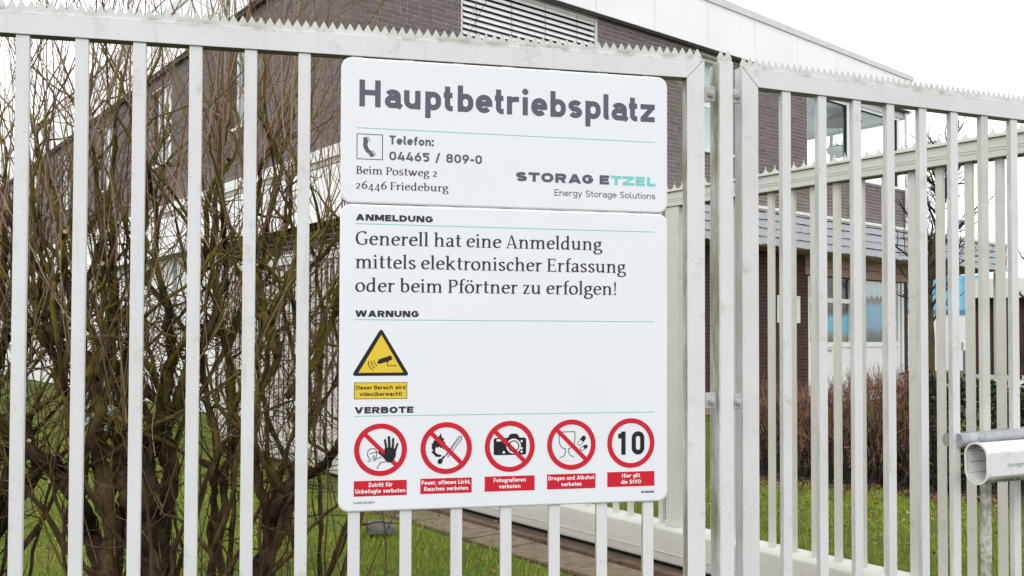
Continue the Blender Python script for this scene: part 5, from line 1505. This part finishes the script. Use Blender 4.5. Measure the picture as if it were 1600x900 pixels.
SHRUB_LIMBS = {
 0: [
  [(-2.557, 4.297, 0.367, 0.0875), (-2.508, 4.271, 0.616, 0.0753), (-2.459, 4.246, 0.892, 0.0634), (-2.432, 4.24, 1.103, 0.0575), (-2.614, 4.506, 1.328, 0.055), (-2.452, 4.336, 1.617, 0.0441), (-2.457, 4.304, 1.894, 0.035), (-2.36, 4.19, 2.127, 0.0256), (-2.504, 4.395, 2.374, 0.0209)],
  [(-2.613, 4.416, 0.426, 0.0719), (-2.475, 4.411, 0.74, 0.0479), (-2.424, 4.337, 1.0, 0.0441), (-2.499, 4.342, 1.246, 0.0442), (-2.622, 4.481, 1.49, 0.0395), (-2.49, 4.327, 1.772, 0.0294)],
  [(-2.446, 4.371, 0.747, 0.0356), (-2.306, 4.384, 0.916, 0.0357), (-2.311, 4.274, 1.1, 0.0377), (-2.336, 4.246, 1.314, 0.0346), (-2.454, 4.525, 1.537, 0.0307), (-2.274, 4.312, 1.741, 0.0234)],
 ],
 1: [
  [(-1.928, 4.382, 0.252, 0.1011), (-1.956, 4.314, 0.485, 0.0878), (-2.095, 4.46, 0.637, 0.0787), (-2.074, 4.281, 0.827, 0.0668), (-2.19, 4.303, 0.959, 0.0642), (-2.239, 4.185, 1.066, 0.0568), (-2.361, 4.253, 1.102, 0.0519), (-2.44, 4.24, 1.224, 0.0403)],
  [(-1.892, 4.256, 0.381, 0.0866), (-1.918, 4.307, 0.609, 0.0789), (-1.91, 4.257, 0.831, 0.0751), (-1.994, 4.326, 1.018, 0.0705), (-1.949, 4.211, 1.228, 0.0657), (-1.992, 4.273, 1.374, 0.0638), (-2.064, 4.33, 1.495, 0.0588), (-2.078, 4.278, 1.679, 0.0523), (-2.134, 4.285, 1.894, 0.0436), (-2.103, 4.147, 2.062, 0.0338), (-2.237, 4.381, 2.309, 0.0297), (-2.235, 4.207, 2.432, 0.0228), (-2.272, 4.226, 2.573, 0.0172)],
  [(-1.975, 4.209, 1.408, 0.0628), (-1.967, 4.339, 1.557, 0.0589), (-1.994, 4.488, 1.684, 0.0548), (-2.002, 4.457, 1.874, 0.0393), (-1.904, 4.153, 2.034, 0.0338), (-2.079, 4.459, 2.322, 0.0303), (-2.056, 4.388, 2.532, 0.0268), (-2.114, 4.4, 2.661, 0.0209)],
  [(-2.063, 4.259, 0.861, 0.0491), (-2.045, 4.238, 1.105, 0.046), (-2.102, 4.202, 1.318, 0.0428), (-2.241, 4.387, 1.493, 0.0417), (-2.192, 4.149, 1.617, 0.031), (-2.208, 4.13, 1.764, 0.0224)],
  [(-2.02, 4.357, 1.494, 0.0503), (-2.135, 4.273, 1.542, 0.0435), (-2.164, 4.161, 1.647, 0.0339), (-2.311, 4.378, 1.868, 0.0267), (-2.18, 4.136, 2.061, 0.0196)],
 ],
 2: [
  [(-1.69, 4.361, 0.259, 0.1184), (-1.708, 4.384, 0.468, 0.113), (-1.755, 4.401, 0.681, 0.1075), (-1.758, 4.356, 0.876, 0.0887), (-1.813, 4.519, 1.041, 0.0767), (-1.728, 4.381, 1.214, 0.0654), (-1.719, 4.483, 1.365, 0.0608), (-1.711, 4.542, 1.523, 0.0555), (-1.682, 4.377, 1.682, 0.0446), (-1.707, 4.338, 1.868, 0.0383), (-1.783, 4.493, 2.07, 0.0366), (-1.821, 4.516, 2.332, 0.0337), (-1.785, 4.297, 2.513, 0.035), (-1.849, 4.328, 2.676, 0.0264)],
  [(-1.781, 4.396, 0.465, 0.0776), (-1.909, 4.524, 0.624, 0.0737), (-1.832, 4.271, 0.859, 0.0667), (-1.987, 4.551, 0.988, 0.0679), (-1.965, 4.525, 1.168, 0.0614), (-1.966, 4.567, 1.359, 0.062), (-1.943, 4.567, 1.555, 0.0558), (-1.835, 4.351, 1.744, 0.0531), (-1.854, 4.482, 1.94, 0.0487), (-1.899, 4.632, 2.218, 0.0409), (-1.816, 4.455, 2.386, 0.0333), (-1.796, 4.544, 2.582, 0.0278)],
  [(-1.739, 4.513, 0.467, 0.0735), (-1.701, 4.456, 0.733, 0.0665), (-1.718, 4.526, 0.976, 0.0676), (-1.725, 4.505, 1.139, 0.0611), (-1.632, 4.439, 1.335, 0.0572), (-1.641, 4.655, 1.489, 0.0537), (-1.493, 4.374, 1.62, 0.0475), (-1.46, 4.44, 1.78, 0.0392), (-1.47, 4.584, 1.982, 0.0342), (-1.388, 4.282, 2.172, 0.0262)],
  [(-1.754, 4.477, 1.237, 0.0486), (-1.859, 4.464, 1.397, 0.0485), (-2.035, 4.602, 1.456, 0.0468), (-1.953, 4.274, 1.618, 0.0377), (-2.028, 4.418, 1.84, 0.03)],
  [(-1.736, 4.525, 1.427, 0.0461), (-1.574, 4.373, 1.62, 0.0415), (-1.599, 4.58, 1.883, 0.0373), (-1.554, 4.538, 2.076, 0.0339), (-1.515, 4.454, 2.323, 0.0302), (-1.453, 4.444, 2.513, 0.0241)],
 ],
 3: [
  [(-1.555, 4.678, 0.195, 0.0413), (-1.543, 4.655, 0.498, 0.0379), (-1.535, 4.601, 0.771, 0.0375), (-1.443, 4.393, 1.058, 0.0328), (-1.545, 4.616, 1.227, 0.0313), (-1.615, 4.699, 1.454, 0.0287), (-1.535, 4.495, 1.685, 0.0244)],
  [(-1.474, 4.654, 0.236, 0.0442), (-1.485, 4.605, 0.542, 0.0406), (-1.458, 4.583, 0.839, 0.0404), (-1.41, 4.566, 1.101, 0.0403), (-1.429, 4.58, 1.328, 0.0435), (-1.481, 4.612, 1.556, 0.0438), (-1.494, 4.544, 1.751, 0.0432), (-1.546, 4.596, 1.95, 0.0374), (-1.521, 4.552, 2.175, 0.034), (-1.539, 4.68, 2.427, 0.0318), (-1.437, 4.673, 2.561, 0.0285)],
  [(-1.439, 4.655, 1.224, 0.0379), (-1.313, 4.513, 1.429, 0.0398), (-1.275, 4.603, 1.622, 0.0375), (-1.315, 4.641, 1.855, 0.0346), (-1.348, 4.656, 2.089, 0.0316), (-1.321, 4.623, 2.318, 0.0314), (-1.248, 4.451, 2.484, 0.0242)],
 ],
 4: [
  [(-1.284, 4.499, 0.155, 0.0916), (-1.252, 4.468, 0.417, 0.0819), (-1.24, 4.605, 0.608, 0.075), (-1.13, 4.423, 0.82, 0.066), (-1.054, 4.473, 0.906, 0.0546), (-0.953, 4.549, 0.95, 0.0463), (-0.828, 4.395, 1.09, 0.0358), (-0.774, 4.533, 1.236, 0.0277)],
  [(-1.259, 4.471, 0.416, 0.0668), (-1.187, 4.553, 0.555, 0.0556), (-1.142, 4.628, 0.735, 0.0502), (-1.069, 4.562, 0.973, 0.0495), (-1.077, 4.562, 1.168, 0.0433), (-1.047, 4.592, 1.361, 0.0405), (-1.065, 4.549, 1.558, 0.037), (-1.094, 4.584, 1.754, 0.0373), (-1.133, 4.402, 1.81, 0.0358), (-1.234, 4.521, 1.67, 0.0368)],
  [(-1.221, 4.532, 0.624, 0.0523), (-1.241, 4.427, 0.866, 0.0451), (-1.25, 4.331, 1.097, 0.0441), (-1.265, 4.484, 1.302, 0.0426), (-1.194, 4.55, 1.492, 0.0432), (-1.19, 4.479, 1.686, 0.0395), (-1.115, 4.427, 1.843, 0.036), (-1.05, 4.585, 1.951, 0.0342), (-0.923, 4.473, 2.023, 0.0273), (-0.824, 4.417, 2.129, 0.021)],
  [(-1.163, 4.405, 1.496, 0.0359), (-1.208, 4.404, 1.716, 0.0359), (-1.31, 4.669, 1.957, 0.0349), (-1.269, 4.634, 2.187, 0.0346), (-1.179, 4.509, 2.382, 0.0306), (-1.169, 4.516, 2.562, 0.0214)],
  [(-1.132, 4.515, 1.3, 0.0398), (-1.021, 4.588, 1.459, 0.0374), (-0.933, 4.664, 1.69, 0.0348), (-0.791, 4.46, 1.782, 0.0242)],
  [(-1.266, 4.535, 1.946, 0.0308), (-1.154, 4.549, 2.144, 0.0278), (-1.15, 4.603, 2.382, 0.0281), (-1.214, 4.563, 2.539, 0.0248)],
 ],
 5: [
  [(-1.125, 4.981, 0.071, 0.0406), (-1.172, 5.02, 0.342, 0.0375), (-1.265, 5.128, 0.605, 0.0383), (-1.176, 4.897, 0.927, 0.0332), (-1.095, 4.996, 1.162, 0.0339), (-1.088, 5.195, 1.367, 0.0317), (-1.062, 4.956, 1.625, 0.0269), (-1.004, 5.012, 1.876, 0.0238)],
  [(-1.055, 4.982, 0.071, 0.0372), (-0.971, 4.903, 0.372, 0.0333), (-0.893, 4.946, 0.641, 0.0302), (-0.863, 5.066, 0.905, 0.0275), (-0.911, 5.081, 1.192, 0.0241)],
 ],
}
for k_, ps_ in SHRUB_LIMBS.items(): make_shrub(k_, ps_)

# ---- lawn blades: one mesh, thinning with distance
def lawn_mat():
    t = NT('grass_blades'); p = t.pos()
    r = t.n('ShaderNodeNewGeometry').outputs['Random Per Island']
    c = t.ramp(r, [(0.0, (.075, .165, .013)), (.40, (.16, .31, .022)), (.75, (.29, .40, .042)), (.92, (.40, .37, .11)), (1.0, (.40, .30, .14))])
    c = t.mix(t.ramp(t.noise(p, 1.6, 4, .6), [(.40, 0.0), (.62, .75)]), c, (.31, .345, .040))
    t.base(c); t.rough(.7, .2)
    return t.m
M['lawn'] = lawn_mat()
def blades(N, ylo, yhi, xlo, xhi, h0, h1, w, seed):
    rg = np.random.default_rng(seed)
    x = rg.uniform(xlo, xhi, N); y = ylo + (yhi - ylo) * rg.random(N)
    gx, gy = x - GP.x, y - GP.y
    go = gx * GN.x + gy * GN.y; gu = gx * GD.x + gy * GD.y
    fo = (x - FP.x) * FN.x + (y - FP.y) * FN.y
    lo = (x - LP.x) * -LD.y + (y - LP.y) * LD.x
    bx = (x - BC.x) * math.cos(BANG) + (y - BC.y) * math.sin(BANG)
    by = -(x - BC.x) * math.sin(BANG) + (y - BC.y) * math.cos(BANG)
    edge = -.60 + .06 * np.sin(gu * 5.0) + .04 * np.sin(gu * 13.7 + 1) + rg.normal(0, .05, N)
    keep = ((go < edge) | (go > .26)) & (fo > .10) & ((lo > .1) | (x < .9)) & ~((bx > -.1) & (by > -.4))
    s_ = np.sin(x * 2.1 + 1.3) * np.sin(y * 1.7) + .6 * np.sin(x * 5.3) * np.sin(y * 4.1 + 2)
    keep &= rg.random(N) < np.clip(.78 + .25 * s_, .25, 1)
    hx0, hy0, hx1, hy1 = 2.55, 10.45, 4.95, 8.42                       # bare soil under the hedges
    hd = (x - hx0) * (hy0 - hy1) + (y - hy0) * (hx1 - hx0); hd /= math.hypot(hx1 - hx0, hy1 - hy0)
    keep &= ~((hd > .05 + rg.normal(0, .12, N)) & (hd < 1.9) & (x > 1.8))
    x, y = x[keep], y[keep]; n = len(x)
    tuft = np.sin(x * 7.1 + np.sin(y * 3.3) * 2) * np.sin(y * 6.3 + np.sin(x * 2.9) * 2)
    a = rg.uniform(0, 2 * np.pi, n); h = rg.uniform(h0, h1, n) * (1 + .55 * np.clip(tuft, -.6, 1)); ww = w * rg.uniform(.6, 1.2, n)
    lean = rg.normal(0, .55, n); b = rg.uniform(0, 2 * np.pi, n)
    V = np.zeros((n, 3, 3), np.float32)
    V[:, 0, 0] = x - np.cos(a) * ww; V[:, 0, 1] = y - np.sin(a) * ww; V[:, 0, 2] = -.003
    V[:, 1, 0] = x + np.cos(a) * ww; V[:, 1, 1] = y + np.sin(a) * ww; V[:, 1, 2] = -.003
    V[:, 2, 0] = x + np.cos(b) * h * lean; V[:, 2, 1] = y + np.sin(b) * h * lean; V[:, 2, 2] = h
    return V.reshape(-1, 3)
parts_ = [blades(110000, 3.0, 9.5, -4.6, 5.6, .022, .066, .0036, 1), blades(60000, 8.5, 17, -9, 10, .025, .06, .0055, 2), blades(26000, 16, 46, -14, 30, .03, .07, .013, 3)]
V = np.concatenate(parts_); n = len(V)
me = bpy.data.meshes.new('grass'); me.vertices.add(n); me.vertices.foreach_set('co', V.ravel())
me.loops.add(n); me.loops.foreach_set('vertex_index', np.arange(n, dtype=np.int32))
me.polygons.add(n // 3); me.polygons.foreach_set('loop_start', np.arange(0, n, 3, dtype=np.int32)); me.polygons.foreach_set('loop_total', np.full(n // 3, 3, np.int32))
me.update(calc_edges=True)
tag(link('grass', me, M['lawn']), 'short mossy green lawn behind the fence', 'grass', kind='stuff')

# ---- soil strip below the hedges and fallen leaves
M['soil'] = mottled('hedge_soil', (.040, .028, .020), (.075, .052, .036), 18, .95, .6, .01)
sm_ = MB()
sm_.add([(2.40, 10.55, .004), (4.95, 8.40, .004), (7.6, 8.30, .004), (8.4, 10.2, .004), (5.6, 10.6, .004), (3.5, 12.3, .004)], [(0, 1, 2, 3, 4, 5)])
tag(sm_.build('soil_bed', M['soil']), kind='structure')
def leaf_mat():
    t = NT('fallen_leaves')
    r = t.n('ShaderNodeNewGeometry').outputs['Random Per Island']
    t.base(t.ramp(r, [(0.0, (.07, .028, .016)), (.35, (.16, .065, .028)), (.6, (.30, .17, .085)), (.85, (.15, .085, .045)), (1.0, (.46, .33, .21))]))
    t.rough(.75, .2); return t.m
M['leaf_litter'] = leaf_mat()
lm = MB(); rl = random.Random(5)
def leaf(x, y, s):
    a = rl.uniform(0, 6.28); c, q = math.cos(a), math.sin(a); z = rl.uniform(.012, .045); k = [rl.uniform(-.35, .5) * s for _ in range(4)]
    P = [(-1, 0, k[0]), (-.2, .45, k[1]), (1, 0, k[2]), (-.2, -.45, k[3])]
    lm.add([(x + (u * c - w * q) * s, y + (u * q + w * c) * s, max(.008, z + h)) for u, w, h in P], [(0, 1, 2), (0, 2, 3)])
for _ in range(900):
    t_ = rl.random(); bx_, by_ = 2.45 + t_ * 2.6, 10.45 - t_ * 2.05
    if t_ > .9: bx_ += rl.uniform(0, 3)
    o_ = rl.gauss(-.10, .33)
    leaf(bx_ + o_ * .62, by_ + o_ * .78, rl.uniform(.012, .034))
for _ in range(1900): leaf(rl.uniform(1.4, 6.5), 5.4 + 4.3 * rl.random() ** .7, rl.uniform(.012, .032))
for _ in range(420): leaf(rl.uniform(-3.6, .3), rl.uniform(4.3, 9.0), rl.uniform(.012, .034))
tag(lm.build('fallen_leaves', M['leaf_litter']), 'brown and orange leaves scattered over the lawn and below the hedge', 'leaves', kind='stuff')

# ---- hedges
HB = Vector((2.62, 10.62, 0)); HE = Vector((4.25, 9.30, 0)); HD = (HE - HB).normalized(); HN = Vector((-HD.y, HD.x, 0))
hedge = empty('red_hedge', HB, math.atan2(HD.y, HD.x), 'leafless reddish brown hedge of dense twigs in front of the entrance', 'hedge')
def hedge_mat(name, stops):
    t = NT(name); r = t.n('ShaderNodeNewGeometry').outputs['Random Per Island']
    t.base(t.ramp(r, stops)); t.rough(.8, .2); return t.m
M['hedge_red'] = hedge_mat('hedge_twigs', [(0.0, (.070, .026, .023)), (.35, (.17, .072, .060)), (.6, (.28, .145, .105)), (.8, (.38, .25, .16)), (.92, (.08, .045, .035)), (1.0, (.16, .16, .05))])
M['hedge_stem'] = plain('hedge_stems', (.022, .016, .013), .9)
rh = random.Random(9); stems, tw = MB(), MB()
HL = (HE - HB).length
for _ in range(230):
    p = Vector((rh.uniform(0, HL), rh.uniform(.0, 1.3), 0))
    pts, rad, d = wander(p, (rh.gauss(0, .2), rh.gauss(-.05, .2), 1), rh.uniform(.5, .9), rh.uniform(.008, .016), .004, 5, .10, .02, rh)
    stems.tube(pts, rad, 5, cap=False)
for _ in range(5200):
    x = rh.uniform(-.05, HL + .05); y = rh.uniform(-.05, 1.35); top = (1.02 + .22 * (x / HL)) * (.90 + .10 * math.sin(x * 4 + y * 3)) * (.82 if x < .25 else 1)
    z = top * (1 - rh.random() ** 1.6) * .82 + .10
    L = rh.uniform(.12, .34)
    pts, rad, d = wander((x, y, z), (rh.gauss(0, .42), rh.gauss(-.10, .42), rh.uniform(.25, 1.2)), L, rh.uniform(.0022, .0050), .0012, 3, .22, .05, rh)
    tw.tube(pts, rad, 3, cap=False)
stems.build('stems', M['hedge_stem'], hedge)
tag(tw.build('twigs', M['hedge_red'], hedge), kind='stuff')

ivy = empty('ivy_hedge', (4.32, 9.28, 0), R(-6), 'low dark green ivy hedge right of the leafless hedge', 'hedge')
M['ivy'] = hedge_mat('ivy_leaves', [(0.0, (.008, .014, .008)), (.5, (.015, .030, .012)), (.85, (.035, .070, .022)), (1.0, (.15, .18, .045))])
stems, lv_ = MB(), MB()
for _ in range(120):
    pts, rad, d = wander((rh.uniform(0, 3.6), rh.uniform(0, 1.1), 0), (rh.gauss(0, .2), rh.gauss(0, .2), 1), rh.uniform(.6, 1.0), .012, .005, 5, .14, 0, rh); stems.tube(pts, rad, 5, cap=False)
for _ in range(11000):
    x = rh.uniform(-.08, 3.7); y = rh.uniform(0, 1.2) if rh.random() < .45 else abs(rh.gauss(0, .12))
    top = 1.10 + .07 * math.sin(x * 5) + .05 * math.sin(x * 11 + y * 6)
    z = top * (1 - rh.random() ** 1.7) + .03
    s = rh.uniform(.016, .038); v = Vector((rh.gauss(0, 1), rh.gauss(-.5, 1), rh.gauss(.4, 1))).normalized(); u_ = v.orthogonal().normalized() ; w_ = v.cross(u_)
    c = Vector((x, y, z)); a = rh.uniform(0, 6.28); u2 = u_ * math.cos(a) + w_ * math.sin(a); w2 = v.cross(u2)
    lv_.add([c - u2 * s, c + w2 * s * .7, c + u2 * s, c - w2 * s * .7 + v * s * .2], [(0, 1, 2), (0, 2, 3)])
stems.build('stems', M['hedge_stem'], ivy)
tag(lv_.build('ivy_leaves', M['ivy'], ivy), kind='stuff')

# ---- bare trees on the right
M['tree_bark'] = bark_mat('tree_bark', (.045, .035, .025), (.12, .09, .06), (.085, .075, .020), .6, -.5, .5)
M['tree_twig'] = plain('tree_twigs', (.040, .030, .027), .9)
def bare_tree(x, y, label, h_trunk, r, H, n_l, spread, seed, name='bare_tree', group=None):
    rn = random.Random(seed)
    t = empty(name, (x, y, 0), 0, label, 'tree', group)
    tr, br = MB(), MB()
    pts, rad, d = wander((0, 0, -.05), (.02, 0, 1), h_trunk, r, r * .8, 10, .035, .05, rn)
    tr.tube(pts, rad, 10, .2)
    top = pts[-1]
    lead, lr, d = wander(top, (.03, 0, 1), H - h_trunk, r * .78, .012, 12, .09, .10, rn)
    tr.tube(lead, lr, 8, .2)
    def grow(p, d, L, r_, lev):
        pts, rad, de = wander(p, d, L, r_, r_ * .45, 6, .15, .05, rn)
        br.tube(pts, rad, 5 if lev < 1 else 3, cap=False)
        if lev < 3:
            for i in range(1, 7):
                for _ in range(1 if lev else 3):
                    if rn.random() < .75:
                        d2 = (pts[i] - pts[i - 1]).normalized() * .7 + Vector((rn.gauss(0, .55), rn.gauss(0, .55), rn.gauss(.25, .4)))
                        grow(pts[i], d2, L * rn.uniform(.38, .62), max(.0035, rad[i] * .55), lev + 1)
    for i in range(n_l):
        q = rn.randint(0, 11); p = lead[q] if i > 2 else pts[-rn.randint(1, 3)]
        a = i * 2.4 + rn.uniform(-.3, .3)
        grow(p, (math.cos(a) * spread, math.sin(a) * spread, .75), rn.uniform(.5, 1.0) * (1.2 - q / 18), r * .42, 1)
    tr.build('trunk', M['tree_bark'], t, smooth=True)
    tag(br.build('branches', M['tree_twig'], t), kind='stuff')
    return t
bare_tree(6.53, 14.0, 'slim bare tree with a mossy trunk right of the entrance front', 2.35, .066, 4.9, 46, .80, 21)
bare_tree(13.15, 22.5, 'dark bare tree at the right edge of the picture', .8, .11, 4.6, 20, .9, 22)
bare_tree(21.5, 36.0, 'distant bare tree beyond the blue hall', 2.0, .14, 7.2, 14, .8, 23)

# ------------------------------------------------------------------ things in the distance
M['blue'] = plain('sky_blue_sheet', (.20, .50, .72), .5)
M['blue_trim'] = plain('blue_trim', (.07, .22, .42), .5)
hall = empty('blue_hall', (19.5, 45.5, 0), R(6), 'pale blue and white industrial hall far behind the entrance', 'building')
box_part('wall', plain('hall_white', (.70, .72, .74), .6), hall, 0, 5.0, .02, 9, 0, 2.88)
bb = box_part('upper_wall', M['blue'], hall, 0, 5.0, -.02, 9, 3.10, 4.9)
m = MB(); x = .05
while x < 4.8:
    m.box(x, x + .12, -.06, -.021, 3.11, 4.85); x += .30
m.build('sheet_ribs', M['blue'], bb)
box_part('trim', M['blue_trim'], hall, -.02, 5.02, -.05, .5, 2.885, 3.095)
gh = empty('gatehouse', (15.35, 30.2, 0), R(-27), 'low flat-roofed brown gatehouse with a white roof edge in the distance', 'building')
box_part('wall', M['dark_panel'], gh, .25, 4.6, .2, 4, .42, 2.98)
gp_ = MB()
for i in range(18): gp_.box(.262 + i * .24, .262 + i * .24 + .222, .17, .199, .43, 2.97)
gp_.build('wall_boards', M['brick_dark'], gh)
box_part('base', M['trim'], gh, .2, 4.65, .15, 4.05, 0, .415)
box_part('roof', M['frame'], gh, -.05, 4.9, -.25, 4.3, 2.985, 3.62)
box_part('corner_post', M['frame'], gh, .0, .24, -.05, .19, .0, 2.98)
rs = empty('red_box', (15.05, 29.3, 0), 0, 'small red box on a post beside the distant gatehouse', 'box')
m = MB(); m.cyl((0, 0, 0), (0, 0, 1.5), .03, n=8); m.build('post', M['trim'], rs)
box_part('housing', plain('signal_red', (.50, .02, .03), .5), rs, -.05, .05, -.05, .05, 1.55, 1.95, .02)
term = empty('card_terminal', (9.16, 18.0, 0), R(-10), 'grey access terminal pillar with a white head behind the ivy hedge', 'terminal')
box_part('pillar', plain('terminal_grey', (.25, .25, .28), .5), term, -.085, .085, -.06, .06, 0, 1.36, .008)
box_part('head', M['frame'], term, -.11, .11, -.08, .08, 1.365, 1.56, .015)
box_part('screen', M['glass_dark'], term, -.06, .06, -.084, -.0805, 1.41, 1.51)
lb = empty('low_barrier', (11.0, 21.8, 0), R(-4), 'low white barrier board across the lawn in the distance', 'barrier')
box_part('board', M['frame'], lb, -1.0, 5.2, -.03, .03, .42, .60)
for x in (-.9, .8, 2.5, 4.3): box_part('post', M['trim'], lb, x - .04, x + .04, .031, .10, 0, .58)
dk = empty('stone_edging', (10.2, 19.6, 0), R(-3)); tag(dk, 'dark stone edging along the far lawn', 'edging')
for i in range(9):
    m = MB(); m.box(-.29, .29, -.08, .08, -.02, .10 + .02 * (i % 3)); m.build('edging_stone', M['dark_panel'], dk, loc=(i * .62, .05 * math.sin(i), 0), rot=(0, 0, .05 * math.sin(i * 2)), bevel=.02)
cab = empty('utility_cabinet', (-6.66, 14.45, 0), R(38), 'pale blue utility cabinet standing on the lawn behind the shrubs', 'cabinet')
M['pale_blue'] = mottled('pale_blue_sheet', (.40, .53, .56), (.33, .45, .48), 3, .5, .05, .002)
cb = box_part('cabinet_body', M['pale_blue'], cab, -.32, .32, -.16, .16, .06, .95, .01)
box_part('door', M['pale_blue'], cab, -.30, .30, -.175, -.161, .09, .92, .004)
box_part('base', M['slab'], cab, -.34, .34, -.18, .18, 0, .058)
m = MB(); m.box(.22, .25, -.19, -.176, .48, .58); m.build('handle', M['galv'], cab)
